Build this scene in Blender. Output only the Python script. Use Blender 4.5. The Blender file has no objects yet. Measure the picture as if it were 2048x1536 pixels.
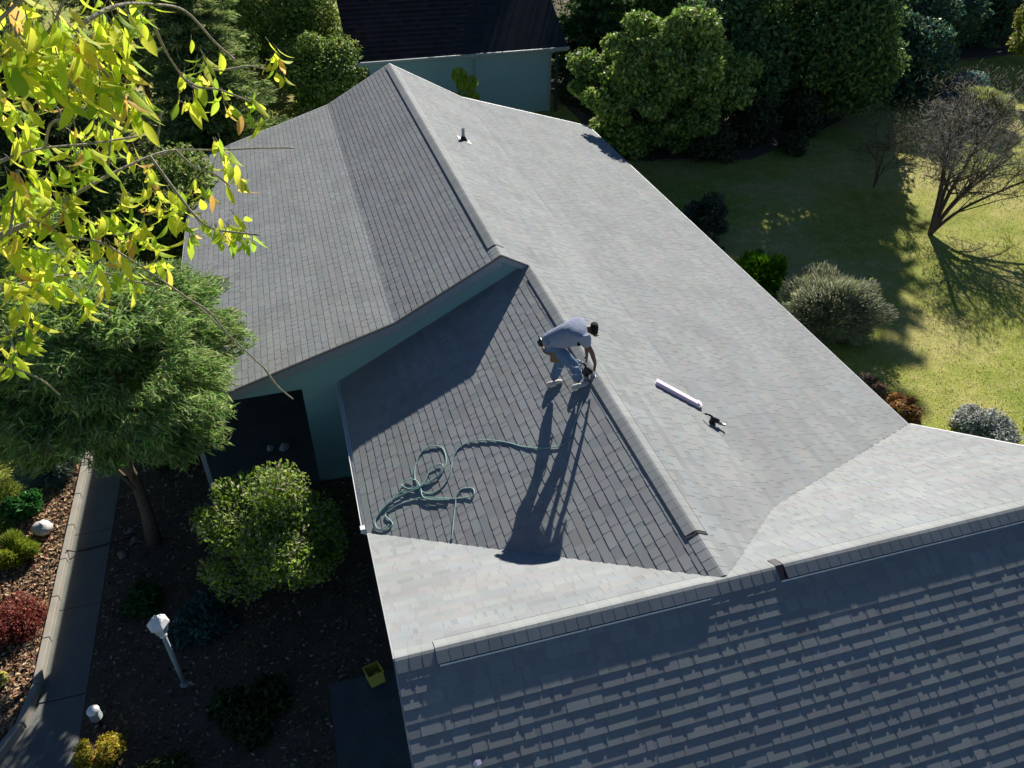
import bpy, math, random
import numpy as np
from mathutils import Vector, Matrix
C = bpy.context.scene
COL = C.collection
R_ = np.random.RandomState(7)
random.seed(7)
GZ = 12.3                                   # camera height above the ground (m)

# ------------------------------------------------------------ camera
F = 1578.47
yaw, pitch = math.radians(15.884), math.radians(36.822)
fwd = Vector((math.sin(yaw) * math.cos(pitch), math.cos(yaw) * math.cos(pitch), -math.sin(pitch)))
right = Vector((math.cos(yaw), -math.sin(yaw), 0))
up = right.cross(fwd)
cam = bpy.data.objects.new('camera', bpy.data.cameras.new('camera'))
COL.objects.link(cam)
cam.matrix_world = Matrix(((right.x, up.x, -fwd.x, 0), (right.y, up.y, -fwd.y, 0), (right.z, up.z, -fwd.z, GZ), (0, 0, 0, 1)))
cam.data.sensor_width = 36
cam.data.lens = F * 36 / 2048
cam.data.clip_start = 0.05
cam.data.clip_end = 1500
C.camera = cam

# ------------------------------------------------------------ sky, sun, exposure
SUNV = Vector((-.4195, -.7874, -.4517)).normalized()      # the way the light travels
sun_el = math.asin(-SUNV.z)
sun_az = math.atan2(-SUNV.x, -SUNV.y)                     # from +Y towards +X
w = bpy.data.worlds.new('World'); C.world = w; w.use_nodes = True
nt = w.node_tree; nt.nodes.clear()
sky = nt.nodes.new('ShaderNodeTexSky'); sky.sky_type = 'NISHITA'; sky.sun_disc = False
sky.sun_elevation = sun_el; sky.sun_rotation = sun_az
sky.air_density = .65; sky.dust_density = 0.0; sky.ozone_density = 5.0
bg = nt.nodes.new('ShaderNodeBackground'); bg.inputs[1].default_value = 0.05
wo = nt.nodes.new('ShaderNodeOutputWorld')
nt.links.new(sky.outputs[0], bg.inputs[0]); nt.links.new(bg.outputs[0], wo.inputs[0])
sl = bpy.data.lights.new('sun', 'SUN'); sl.energy = 5.0; sl.angle = math.radians(.5); sl.color = (1, .955, .88)
so = bpy.data.objects.new('sun', sl); COL.objects.link(so)
so.rotation_euler = (-SUNV).to_track_quat('Z', 'Y').to_euler(); so.location = (15, 30, 30)
C.view_settings.view_transform = 'Standard'; C.view_settings.look = 'None'
C.view_settings.exposure = .86; C.view_settings.gamma = 1
C.view_settings.use_curve_mapping = False
C.render.engine = 'CYCLES'
C.cycles.max_bounces = 5; C.cycles.diffuse_bounces = 2; C.cycles.glossy_bounces = 2; C.cycles.transmission_bounces = 3

def at(px, py, dist):
    """design helper: a point seen towards (px, py) of the photograph at a chosen distance"""
    d = fwd * F + right * (px - 1024) - up * (py - 768)
    return Vector((0, 0, GZ)) + d.normalized() * dist
def atz(px, py, z):
    d = fwd * F + right * (px - 1024) - up * (py - 768)
    return Vector((0, 0, GZ)) + d * ((z - GZ) / d.z)

# ------------------------------------------------------------ materials
def new_mat(name):
    m = bpy.data.materials.new(name); m.use_nodes = True
    n = m.node_tree; b = n.nodes['Principled BSDF']
    return m, n, b
def mat(name, col, rough=.7, spec=.3, metal=0, var=0.12, scale=8, bump=0, bscale=60):
    m, n, b = new_mat(name)
    b.inputs['Roughness'].default_value = rough; b.inputs['Metallic'].default_value = metal
    b.inputs['Specular IOR Level'].default_value = spec
    tc = n.nodes.new('ShaderNodeTexCoord')
    no = n.nodes.new('ShaderNodeTexNoise'); no.inputs['Scale'].default_value = scale; no.inputs['Detail'].default_value = 6
    n.links.new(tc.outputs['Object'], no.inputs['Vector'])
    mx = n.nodes.new('ShaderNodeMix'); mx.data_type = 'RGBA'
    mx.inputs[6].default_value = (*[c * (1 - var) for c in col], 1); mx.inputs[7].default_value = (*[min(1, c * (1 + var)) for c in col], 1)
    n.links.new(no.outputs['Fac'], mx.inputs[0]); n.links.new(mx.outputs[2], b.inputs['Base Color'])
    if bump:
        n2 = n.nodes.new('ShaderNodeTexNoise'); n2.inputs['Scale'].default_value = bscale; n2.inputs['Detail'].default_value = 4
        n.links.new(tc.outputs['Object'], n2.inputs['Vector'])
        bp = n.nodes.new('ShaderNodeBump'); bp.inputs['Strength'].default_value = bump; bp.inputs['Distance'].default_value = .02
        n.links.new(n2.outputs['Fac'], bp.inputs['Height']); n.links.new(bp.outputs[0], b.inputs['Normal'])
    return m
def tint_mat(name, rough=.6, trans=0.0, spec=.2, grain=0.0, gscale=400, patch=0.0):
    m, n, b = new_mat(name)
    a = n.nodes.new('ShaderNodeAttribute'); a.attribute_name = 'tint'
    colout = a.outputs['Color']
    tc = n.nodes.new('ShaderNodeTexCoord'); geo = n.nodes.new('ShaderNodeNewGeometry')
    if grain:
        no = n.nodes.new('ShaderNodeTexNoise'); no.inputs['Scale'].default_value = gscale; no.inputs['Detail'].default_value = 2
        n.links.new(geo.outputs['Position'], no.inputs['Vector'])
        mr = n.nodes.new('ShaderNodeMapRange'); mr.inputs[1].default_value = .3; mr.inputs[2].default_value = .7
        mr.inputs[3].default_value = 1 - grain; mr.inputs[4].default_value = 1 + grain
        n.links.new(no.outputs['Fac'], mr.inputs[0])
        vm = n.nodes.new('ShaderNodeVectorMath'); vm.operation = 'SCALE'
        n.links.new(colout, vm.inputs[0]); n.links.new(mr.outputs[0], vm.inputs['Scale']); colout = vm.outputs[0]
    if patch:
        no = n.nodes.new('ShaderNodeTexNoise'); no.inputs['Scale'].default_value = 1.1; no.inputs['Detail'].default_value = 5
        n.links.new(geo.outputs['Position'], no.inputs['Vector'])
        mr = n.nodes.new('ShaderNodeMapRange'); mr.inputs[1].default_value = .3; mr.inputs[2].default_value = .7
        mr.inputs[3].default_value = 1 - patch; mr.inputs[4].default_value = 1 + patch
        n.links.new(no.outputs['Fac'], mr.inputs[0])
        vm = n.nodes.new('ShaderNodeVectorMath'); vm.operation = 'SCALE'
        n.links.new(colout, vm.inputs[0]); n.links.new(mr.outputs[0], vm.inputs['Scale']); colout = vm.outputs[0]
    n.links.new(colout, b.inputs['Base Color'])
    b.inputs['Roughness'].default_value = rough; b.inputs['Specular IOR Level'].default_value = spec
    if trans:
        tr = n.nodes.new('ShaderNodeBsdfTranslucent'); n.links.new(colout, tr.inputs['Color'])
        ms = n.nodes.new('ShaderNodeMixShader'); ms.inputs[0].default_value = trans
        out = n.nodes['Material Output']
        n.links.new(b.outputs[0], ms.inputs[1]); n.links.new(tr.outputs[0], ms.inputs[2]); n.links.new(ms.outputs[0], out.inputs[0])
    return m
M_SH = tint_mat('asphalt_shingle', rough=.95, spec=.1, grain=.22, gscale=260, patch=.09)
M_LEAF = tint_mat('leaf', rough=.55, trans=.35, spec=.25)
M_NEEDLE = tint_mat('needle', rough=.7, trans=.38, spec=.15)
M_CHERRY = tint_mat('cherry_leaf', rough=.6, trans=.6, spec=.12)
M_CHIP = tint_mat('bark_chip', rough=.9)
M_BARK = mat('bark', (.12, .09, .065), .95, .1, var=.35, scale=14, bump=.6, bscale=30)
M_BARKL = mat('pale_bark', (.30, .27, .22), .9, .1, var=.35, scale=25, bump=.5, bscale=50)
M_TEAL = mat('teal_siding_paint', (.26, .44, .43), .6, .3, var=.08, scale=2, bump=.15, bscale=25)
M_FASCIA = mat('grey_fascia_paint', (.30, .33, .36), .6, .3, var=.08, scale=3)
M_WHITE = mat('white_painted_metal', (.82, .82, .80), .4, .4, var=.04)
M_DRIP = mat('pale_drip_edge', (.62, .62, .62), .4, .4, var=.05)
M_BLACK = mat('black_plastic', (.012, .012, .014), .45, .4, var=.3)
M_STRIP = mat('dark_edge', (.06, .06, .06), .95, .1)  # near black; on the gable overhang it paints in the shadow line
M_GREYT = mat('grey_drip_edge', (.30, .31, .31), .6, .3, var=.1)
M_LIP = mat('vent_glint_pale', (.80, .80, .80), .6, .3, var=.1)  # pale tone painted in where the vent edge would catch the sun
M_VENT = mat('dark_vent_plastic', (.02, .021, .024), .6, .3, var=.3)
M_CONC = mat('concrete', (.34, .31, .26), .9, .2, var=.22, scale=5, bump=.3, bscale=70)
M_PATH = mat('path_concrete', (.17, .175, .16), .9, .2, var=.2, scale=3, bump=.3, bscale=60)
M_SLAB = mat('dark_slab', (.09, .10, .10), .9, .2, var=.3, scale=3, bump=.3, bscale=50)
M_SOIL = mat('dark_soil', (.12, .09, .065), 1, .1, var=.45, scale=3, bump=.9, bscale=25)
M_GREYP = mat('grey_painted_post', (.33, .36, .36), .6, .3, var=.08)

# ------------------------------------------------------------ mesh helpers
def tag(o, label=None, cat=None, group=None, kind=None):
    if label: o['label'] = label
    if cat: o['category'] = cat
    if group: o['group'] = group
    if kind: o['kind'] = kind
    return o
def empty(name, loc, label, cat, group=None, rz=0):
    o = bpy.data.objects.new(name, None); COL.objects.link(o); o.location = loc; o.rotation_euler.z = rz
    o.empty_display_size = .2
    return tag(o, label, cat, group)
def link(name, me, m, parent=None):
    o = bpy.data.objects.new(name, me); COL.objects.link(o)
    if m and not me.materials: me.materials.append(m)
    if parent: o.parent = parent; o.matrix_parent_inverse = parent_inv(parent)
    return o
def parent_inv(p): return world_of(p).inverted()
def world_of(p):
    m = Matrix.LocRotScale(p.location, p.rotation_euler, p.scale)
    if p.parent: return world_of(p.parent) @ p.matrix_parent_inverse @ m
    return m
def np_mesh(name, V, Fc, cols=None, smooth=False):
    V = np.asarray(V, np.float32); Fc = np.asarray(Fc, np.int32)
    k = Fc.shape[1]; me = bpy.data.meshes.new(name)
    me.vertices.add(len(V)); me.vertices.foreach_set('co', V.ravel())
    me.loops.add(Fc.size); me.loops.foreach_set('vertex_index', Fc.ravel())
    me.polygons.add(len(Fc)); me.polygons.foreach_set('loop_start', np.arange(0, Fc.size, k, dtype=np.int32))
    me.polygons.foreach_set('loop_total', np.full(len(Fc), k, np.int32))
    me.polygons.foreach_set('use_smooth', np.full(len(Fc), bool(smooth)))
    me.update(calc_edges=True); me.validate(clean_customdata=False)
    if cols is not None:
        a = me.attributes.new('tint', 'FLOAT_COLOR', 'POINT')
        c4 = np.ones((len(V), 4), np.float32); c4[:, :3] = cols; a.data.foreach_set('color', c4.ravel())
    return me
class MB:
    def __init__(s): s.v = []; s.f = []; s.c = []
    def add(s, vs, fs, col=None):
        n = len(s.v); s.v += [tuple(v) for v in vs]; s.f += [tuple(i + n for i in f) for f in fs]
        s.c += [col or (.5, .5, .5)] * len(vs)
    def box(s, c, sz, rot=None, col=None):
        c = Vector(c); h = Vector(sz) / 2
        vs = [Vector((x * h.x, y * h.y, z * h.z)) for x in (-1, 1) for y in (-1, 1) for z in (-1, 1)]
        if rot is not None: vs = [rot @ v for v in vs]
        s.add([c + v for v in vs], [(0, 1, 3, 2), (4, 6, 7, 5), (0, 4, 5, 1), (2, 3, 7, 6), (0, 2, 6, 4), (1, 5, 7, 3)], col)
    def prism(s, poly, off, col=None):
        n = len(poly); off = Vector(off); P = [Vector(p) for p in poly]
        vs = P + [p + off for p in P]
        s.add(vs, [tuple(range(n)), tuple(range(2 * n - 1, n - 1, -1))] + [(i, i + n, (i + 1) % n + n, (i + 1) % n) for i in range(n)], col)
    def tube(s, pts, rad, n=6, col=None, cap=True):
        P = [Vector(p) for p in pts]; m = len(P)
        if not hasattr(rad, '__len__'): rad = [rad] * m
        vs = []; ref = Vector((.13, .21, 1))
        for i in range(m):
            t = (P[min(i + 1, m - 1)] - P[max(i - 1, 0)]).normalized()
            a = t.cross(ref)
            if a.length < .05: a = t.cross(Vector((1, 0, 0)))
            a.normalize(); b = t.cross(a); ref = b.cross(t) if False else ref
            for k in range(n):
                an = 2 * math.pi * k / n; vs.append(P[i] + (a * math.cos(an) + b * math.sin(an)) * rad[i])
        fs = [(i * n + k, i * n + (k + 1) % n, (i + 1) * n + (k + 1) % n, (i + 1) * n + k) for i in range(m - 1) for k in range(n)]
        if cap: fs += [tuple(range(n - 1, -1, -1)), tuple((m - 1) * n + k for k in range(n))]
        s.add(vs, fs, col)
    def lathe(s, prof, c, n=16, col=None, axis=None):
        c = Vector(c); vs = []
        q = Vector((0, 0, 1)).rotation_difference(Vector(axis)) if axis is not None else None
        for r, z in prof:
            for k in range(n):
                a = 2 * math.pi * k / n; v = Vector((r * math.cos(a), r * math.sin(a), z))
                vs.append(c + (q @ v if q else v))
        m = len(prof)
        fs = [(i * n + k, i * n + (k + 1) % n, (i + 1) * n + (k + 1) % n, (i + 1) * n + k) for i in range(m - 1) for k in range(n)]
        fs += [tuple(range(n - 1, -1, -1)), tuple((m - 1) * n + k for k in range(n))]
        s.add(vs, fs, col)
    def build(s, name, m, parent=None, smooth=False, bevel=0, tint=False):
        me = bpy.data.meshes.new(name); me.from_pydata([tuple(v) for v in s.v], [], s.f)
        if smooth:
            for p in me.polygons: p.use_smooth = True
        if tint:
            a = me.attributes.new('tint', 'FLOAT_COLOR', 'POINT')
            a.data.foreach_set('color', np.array([(*c, 1) for c in s.c], np.float32).ravel())
        me.update()
        o = link(name, me, m, parent)
        if bevel:
            b = o.modifiers.new('bevel', 'BEVEL'); b.width = bevel; b.segments = 2; b.limit_method = 'ANGLE'
        return o
def spline(pts, k=8):
    P = [Vector(p) for p in pts]; out = []
    for i in range(len(P) - 1):
        p0 = P[max(i - 1, 0)]; p1 = P[i]; p2 = P[i + 1]; p3 = P[min(i + 2, len(P) - 1)]
        for j in range(k):
            t = j / k
            out.append(.5 * ((2 * p1) + (p2 - p0) * t + (2 * p0 - 5 * p1 + 4 * p2 - p3) * t * t + (3 * p1 - p0 - 3 * p2 + p3) * t ** 3))
    out.append(P[-1]); return out

# ------------------------------------------------------------ foliage
def unit(a): return a / np.maximum(np.linalg.norm(a, axis=1, keepdims=True), 1e-9)
def leaf_mesh(name, P, A, size, aspect, cols, N=None):
    """folded rhombus leaves: P centres, A long-axis directions"""
    n = len(P); A = unit(A)
    if N is None: N = unit(R_.normal(size=(n, 3)))
    B = unit(np.cross(A, N)); Nn = np.cross(B, A)
    L = size[:, None] if hasattr(size, '__len__') else np.full((n, 1), size)
    W = L * aspect
    V = np.empty((n, 4, 3), np.float32)
    V[:, 0] = P - A * L * .5; V[:, 2] = P + A * L * .5
    V[:, 1] = P + B * W * .5 + Nn * W * .18; V[:, 3] = P - B * W * .5 + Nn * W * .18
    Fc = np.array([[0, 1, 2], [0, 2, 3]])[None] + (np.arange(n) * 4)[:, None, None]
    return np_mesh(name, V.reshape(-1, 3), Fc.reshape(-1, 3), np.repeat(cols, 4, axis=0))
def colours(n, palette, weights=None, jit=.2):
    pal = np.array(palette, float); p = None if weights is None else np.array(weights) / sum(weights)
    c = pal[R_.choice(len(pal), n, p=p)]
    return np.clip(c * (1 + jit * R_.normal(size=(n, 1))) * (1 + .06 * R_.normal(size=(n, 3))), .003, 1)
def clump_points(clumps, per, shell=.5):
    """clumps: (x,y,z,rx,ry,rz); points mostly near each clump's surface"""
    cl = np.array(clumps, float)
    vol = (cl[:, 3] * cl[:, 4] * cl[:, 5]) ** (2 / 3); k = np.maximum((per * vol / vol.sum()).astype(int), 3)
    idx = np.repeat(np.arange(len(cl)), k); n = len(idx)
    d = unit(R_.normal(size=(n, 3))); r = shell + (1.08 - shell) * R_.rand(n) ** .7
    P = cl[idx, :3] + d * r[:, None] * cl[idx, 3:6]
    return P, d, idx
def crown_clumps(c, r, n, cr, flat=.7, hollow=.45, low=-1.0, seed=0):
    rs = np.random.RandomState(seed); out = []
    while len(out) < n:
        d = rs.normal(size=3); d /= np.linalg.norm(d)
        if d[2] < low: continue
        t = hollow + (1 - hollow) * rs.rand() ** .6
        t *= .88 + .22 * math.sin(3 * math.atan2(d[1], d[0]) + seed) * (1 - abs(d[2]))
        p = np.array(c) + d * t * np.array(r)
        s = cr * (.45 + 1.15 * rs.rand())
        out.append((*p, s, s, s * flat))
    return out
def tree_limbs(base, clumps, top, r0, n=14, seed=1, mat_=None, lean=(0, 0)):
    rs = random.Random(seed); mb = MB(); b = Vector(base); t = Vector(top)
    tr = [b.lerp(t, i / 7) + Vector((rs.uniform(-1, 1), rs.uniform(-1, 1), 0)) * r0 * .5 * (i > 0) for i in range(8)]
    mb.tube(tr, [r0 * (1.25 if i == 0 else 1 - .8 * i / 7) for i in range(8)], 8)
    for cl in rs.sample(clumps, min(n, len(clumps))):
        e = Vector(cl[:3]); f = rs.uniform(.25, .9); s = b.lerp(t, f)
        mid = s.lerp(e, .5) + Vector((0, 0, -.08 * (e - s).length))
        rr = r0 * (1 - .8 * f) * .6
        mb.tube(spline([s, mid, e], 4), [rr * (1 - .85 * i / 8) for i in range(9)], 5)
    return mb
def lobed(c, lobes, n, cr, flat, hollow, seed):
    out = []; tot = sum(l[2] ** 2 for l in lobes)
    for i, (a, z, r) in enumerate(lobes):
        cc = (c[0] + .96 * a, c[1] - .27 * a + ((i * 37) % 5 - 2) * .12 * r, c[2] + z)
        out += crown_clumps(cc, (r, r, r * .85), max(5, int(n * r * r / tot)), cr, flat, hollow, -1, seed + i)
    return out
def broad_tree(name, base, cen, rad, nclump, cr, nleaf, leaf, palette, label, cat='tree', group=None, trunk=.16, seed=1,
               aspect=.55, flat=.7, hollow=.45, low=-1.0, weights=None, m=None, bark=None, crown='crown', limbs=14, shell=.5, jit=.2, lobes=None):
    root = empty(name, base, label, cat, group)
    cl = lobed(cen, lobes, nclump, cr, flat, hollow, seed) if lobes else crown_clumps(cen, rad, nclump, cr, flat, hollow, low, seed)
    tree_limbs(base, cl, (cen[0], cen[1], cen[2] + rad[2] * .4), trunk, limbs, seed).build('trunk', bark or M_BARK, root, smooth=True)
    P, d, _ = clump_points(cl, nleaf, shell)
    P[:, 2] = np.maximum(P[:, 2], .05)
    A = unit(d * .6 + R_.normal(size=d.shape) * .7 + np.array([0, 0, -.15]))
    N = unit(d * .8 + R_.normal(size=d.shape) * .5 + np.array([0, 0, .5]))
    me = leaf_mesh(crown, P, A, leaf * (.6 + .8 * R_.rand(len(P))), aspect, colours(len(P), palette, weights, jit), N)
    link(crown, me, m or M_LEAF, root)
    return root
def conifer(name, base, h, r, nleaf, palette, label, group=None, seed=1, z0=.08, power=.8, leaf=.2, tiers=11, whorl=8, m=None, droop=-.15, trunk=.14):
    """whorled boughs carrying feathery sprays"""
    rs = random.Random(seed); root = empty(name, base, label, 'tree', group); b = Vector(base)
    mb = MB(); mb.tube([b, b + Vector((0, 0, h * .5)), b + Vector((0, 0, h * .98))], [trunk, trunk * .6, .02], 8)
    cl = []
    for i in range(tiers):
        f = z0 + (1 - z0) * (i + .3 * rs.random()) / tiers
        R = r * (1 - f) ** power * (.8 + .4 * rs.random())
        for k in range(whorl):
            a = 2 * math.pi * (k + rs.random() * .7) / whorl + i
            rr = R * rs.uniform(.7, 1.2)
            s = b + Vector((0, 0, h * f)); e = s + Vector((math.cos(a) * rr, math.sin(a) * rr, droop * rr + .1 * rr))
            mb.tube([s, s.lerp(e, .6) + Vector((0, 0, .05)), e], [.03, .018, .006], 4, cap=False)
            for j in range(4):
                q = s.lerp(e, .35 + .22 * j); sz = (.22 + .12 * rr) * (1.15 - .15 * j) * rs.uniform(.8, 1.3)
                cl.append((q.x, q.y, q.z, sz, sz, sz * .45, a))
    cl.append((b.x, b.y, b.z + h, .12, .12, .35, 0))
    mb.build('trunk', M_BARK, root, smooth=True)
    P, d, idx = clump_points([c[:6] for c in cl], nleaf, .1)
    an = np.array([c[6] for c in cl])[idx]; out = np.stack([np.cos(an), np.sin(an), np.full(len(an), -.15)], 1)
    A = unit(out + .7 * d + .35 * R_.normal(size=d.shape))
    P[:, 2] = np.maximum(P[:, 2], .05)
    me = leaf_mesh('crown', P, A, leaf * (.5 + R_.rand(len(P))), .22, colours(len(P), palette, None, .25), unit(np.array([0, 0, 1.]) + .6 * R_.normal(size=d.shape)))
    link('crown', me, m or M_NEEDLE, root)
    return root
def shrub(name, base, r, h, nleaf, leaf, palette, label, cat='shrub', group=None, seed=1, aspect=.5, n=26, cr=.3, m=None, weights=None, spiky=0, jit=.2, lobes=None):
    root = empty(name, base, label, cat, group); b = np.array(base, float)
    cl = lobed(b + [0, 0, h * .42], lobes, n, r * cr, .8, .4, seed) if lobes else crown_clumps(b + [0, 0, h * .42], (r * .85, r * .85, h * .5), n, r * cr, .8, .5, -.8, seed)
    mb = MB(); rs = random.Random(seed)
    for c in rs.sample(cl, min(12, n)): mb.tube([Vector(b), Vector(b).lerp(Vector(c[:3]), .5) + Vector((0, 0, .05 * h)), Vector(c[:3])], [.03 * r, .018 * r, .006 * r], 4)
    mb.build('stem', M_BARK, root)
    P, d, _ = clump_points(cl, nleaf, .4)
    P[:, 2] = np.maximum(P[:, 2], b[2] + .03)
    rad = unit(P - (b + [0, 0, h * .15]))
    A = unit(rad * (1 if spiky else .4) + R_.normal(size=d.shape) * (.25 if spiky else .7))
    me = leaf_mesh('foliage', P, A, leaf * (.6 + .8 * R_.rand(len(P))), aspect, colours(len(P), palette, weights, jit), None if spiky else unit(d + .5 * R_.normal(size=d.shape) + [0, 0, .4]))
    link('foliage', me, m or M_LEAF, root)
    return root

# ============================================================ THE GROUND
def g3(x, y, z): return Vector((x, y, z))
def ground_mat():
    m, n, b = new_mat('lawn_ground')
    geo = n.nodes.new('ShaderNodeNewGeometry')
    def noise(s, det=6, rough=.6):
        t = n.nodes.new('ShaderNodeTexNoise'); t.inputs['Scale'].default_value = s; t.inputs['Detail'].default_value = det; t.inputs['Roughness'].default_value = rough
        n.links.new(geo.outputs['Position'], t.inputs['Vector']); return t
    def ramp(src, stops):
        r = n.nodes.new('ShaderNodeValToRGB'); e = r.color_ramp.elements
        e[0].position, e[0].color = stops[0][0], (*stops[0][1], 1); e[1].position, e[1].color = stops[-1][0], (*stops[-1][1], 1)
        for p, c in stops[1:-1]:
            q = e.new(p); q.color = (*c, 1)
        n.links.new(src, r.inputs[0]); return r
    big = noise(.22, 4, .55); mid = noise(1.6, 6, .7); fine = noise(22, 4, .7)
    r1 = ramp(big.outputs['Fac'], [(.36, (.18, .26, .03)), (.5, (.36, .38, .07)), (.62, (.55, .47, .19))])
    r2 = ramp(mid.outputs['Fac'], [(.3, (.16, .24, .03)), (.5, (.34, .36, .08)), (.7, (.60, .50, .23))])
    mx = n.nodes.new('ShaderNodeMix'); mx.data_type = 'RGBA'; mx.inputs[0].default_value = .5
    n.links.new(r1.outputs[0], mx.inputs[6]); n.links.new(r2.outputs[0], mx.inputs[7])
    mr = n.nodes.new('ShaderNodeMapRange'); mr.inputs[1].default_value = .25; mr.inputs[2].default_value = .75; mr.inputs[3].default_value = .55; mr.inputs[4].default_value = 1.4
    n.links.new(fine.outputs['Fac'], mr.inputs[0])
    vm = n.nodes.new('ShaderNodeVectorMath'); vm.operation = 'SCALE'; n.links.new(mx.outputs[2], vm.inputs[0]); n.links.new(mr.outputs[0], vm.inputs['Scale'])
    n.links.new(vm.outputs[0], b.inputs['Base Color']); b.inputs['Roughness'].default_value = .95; b.inputs['Specular IOR Level'].default_value = .1
    bp = n.nodes.new('ShaderNodeBump'); bp.inputs['Strength'].default_value = .7; bp.inputs['Distance'].default_value = .06
    n.links.new(fine.outputs['Fac'], bp.inputs['Height']); n.links.new(bp.outputs[0], b.inputs['Normal'])
    return m
M_LAWN = ground_mat()
def hgt(x, y):
    x = np.asarray(x, float); y = np.asarray(y, float)
    far = np.clip((np.hypot(x - 6, y - 15) - 16) / 15, 0, 1)
    return far * (.12 * np.sin(x * .35 + 1) * np.cos(y * .28) + .08 * np.sin(x * .8 + y * .6)) + .015 * np.sin(x * 2.1) * np.sin(y * 1.7) - .02
def grid_sheet():
    xs = np.concatenate([[-600, -200, -80], np.arange(-45, 70.1, .6), [110, 250, 600]])
    ys = np.concatenate([[-400, -100, -30], np.arange(-12, 75.1, .6), [120, 300, 900]])
    X, Y = np.meshgrid(xs, ys); Z = hgt(X, Y); nx = len(xs)
    V = np.stack([X, Y, Z], -1).reshape(-1, 3)
    i = np.arange(len(ys) - 1)[:, None] * nx + np.arange(nx - 1)[None]
    Fc = np.stack([i, i + 1, i + nx + 1, i + nx], -1).reshape(-1, 4)
    return np_mesh('lawn', V, Fc, None, True)
tag(link('lawn', grid_sheet(), M_LAWN), kind='structure', label='green and straw coloured lawn around the house')

def sheet(name, poly, z, m, th=.02, **k):
    mb = MB(); mb.prism([g3(x, y, z - th) for x, y in poly], (0, 0, th)); o = mb.build(name, m); o['kind'] = 'structure'
    return tag(o, **k)
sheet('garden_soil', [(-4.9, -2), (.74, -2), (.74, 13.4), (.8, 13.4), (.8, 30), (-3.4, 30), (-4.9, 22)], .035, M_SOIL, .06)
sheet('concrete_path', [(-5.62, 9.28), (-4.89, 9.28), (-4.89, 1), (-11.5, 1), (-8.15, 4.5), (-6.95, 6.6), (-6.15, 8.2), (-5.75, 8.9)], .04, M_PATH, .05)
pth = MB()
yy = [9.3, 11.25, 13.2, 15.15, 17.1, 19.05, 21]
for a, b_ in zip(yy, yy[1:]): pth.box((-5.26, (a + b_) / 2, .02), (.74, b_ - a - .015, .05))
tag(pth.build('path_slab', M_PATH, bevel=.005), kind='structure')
sheet('porch_floor', [(-3.0, 13.3), (-.6, 13.3), (-.6, 27), (-3.0, 27)], .14, M_SLAB, .14)
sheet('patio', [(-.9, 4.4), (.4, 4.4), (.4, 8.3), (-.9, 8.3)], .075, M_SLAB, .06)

# raised bed with its kerb, mulch and plants on the left
kerb_line = [(-5.68, 16.2), (-5.68, 9.6), (-5.80, 8.9), (-6.2, 8.2), (-7.0, 6.6), (-8.2, 4.5)]
kb = MB()
for i in range(len(kerb_line) - 1):
    a, b_ = Vector(kerb_line[i]), Vector(kerb_line[i + 1]); nseg = max(1, round((b_ - a).length / 1.0))
    for j in range(nseg):
        p, q = a.lerp(b_, j / nseg), a.lerp(b_, (j + 1) / nseg); d = (q - p); L = d.length
        ang = math.atan2(d.y, d.x)
        kb.box(((p.x + q.x) / 2, (p.y + q.y) / 2, .09), (L - .012, .12, .22), Matrix.Rotation(ang, 3, 'Z'))
tag(kb.build('kerb', M_CONC, bevel=.012), kind='structure')
sheet('mulch_bed', [(-5.74, 16.2), (-5.74, 9.6), (-5.86, 8.9), (-6.26, 8.2), (-7.06, 6.6), (-8.3, 4.5), (-11, 4.5), (-11, 11.6), (-8.3, 11.9), (-7.3, 12.8), (-6.7, 13.8), (-6.35, 15.2), (-6.3, 16.2)][::-1], .14, M_SOIL, .12)
def chips():
    n = 26000
    x = R_.uniform(-9.5, -5.76, n); y = R_.uniform(5.0, 16.2, n)
    edge = np.interp(y, [5, 6.6, 8.2, 8.9, 9.6, 20], [-7.9, -7.06, -6.28, -5.9, -5.77, -5.77])
    lawn = np.interp(y, [11.6, 12.8, 13.8, 15.2, 16.2], [-9.6, -7.3, -6.7, -6.35, -6.3])
    k = (x < edge) & (x > lawn); x, y = x[k], y[k]; n = len(x)
    P = np.stack([x, y, .145 + .03 * R_.rand(n)], 1)
    A = R_.normal(size=(n, 3)) * [1, 1, .3]; N = unit(np.array([0, 0, 1.]) + .4 * R_.normal(size=(n, 3)))
    return leaf_mesh('bark_mulch', P, A, .05 + .07 * R_.rand(n), .5, colours(n, [(.40, .24, .13), (.30, .16, .085), (.50, .36, .22), (.2, .12, .07)], None, .2), N)
tag(link('bark_mulch', chips(), M_CHIP), 'orange brown bark chips covering the raised bed beside the path', kind='stuff')
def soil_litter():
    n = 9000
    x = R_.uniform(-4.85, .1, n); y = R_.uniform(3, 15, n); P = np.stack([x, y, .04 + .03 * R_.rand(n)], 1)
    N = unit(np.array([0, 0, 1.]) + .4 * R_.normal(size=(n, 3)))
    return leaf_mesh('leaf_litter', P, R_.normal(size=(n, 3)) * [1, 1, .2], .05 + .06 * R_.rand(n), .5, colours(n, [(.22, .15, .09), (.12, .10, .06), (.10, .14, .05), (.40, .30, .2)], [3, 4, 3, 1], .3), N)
tag(link('leaf_litter', soil_litter(), M_CHIP), 'dark fallen leaves over the shaded soil between path and house', kind='stuff')

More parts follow.
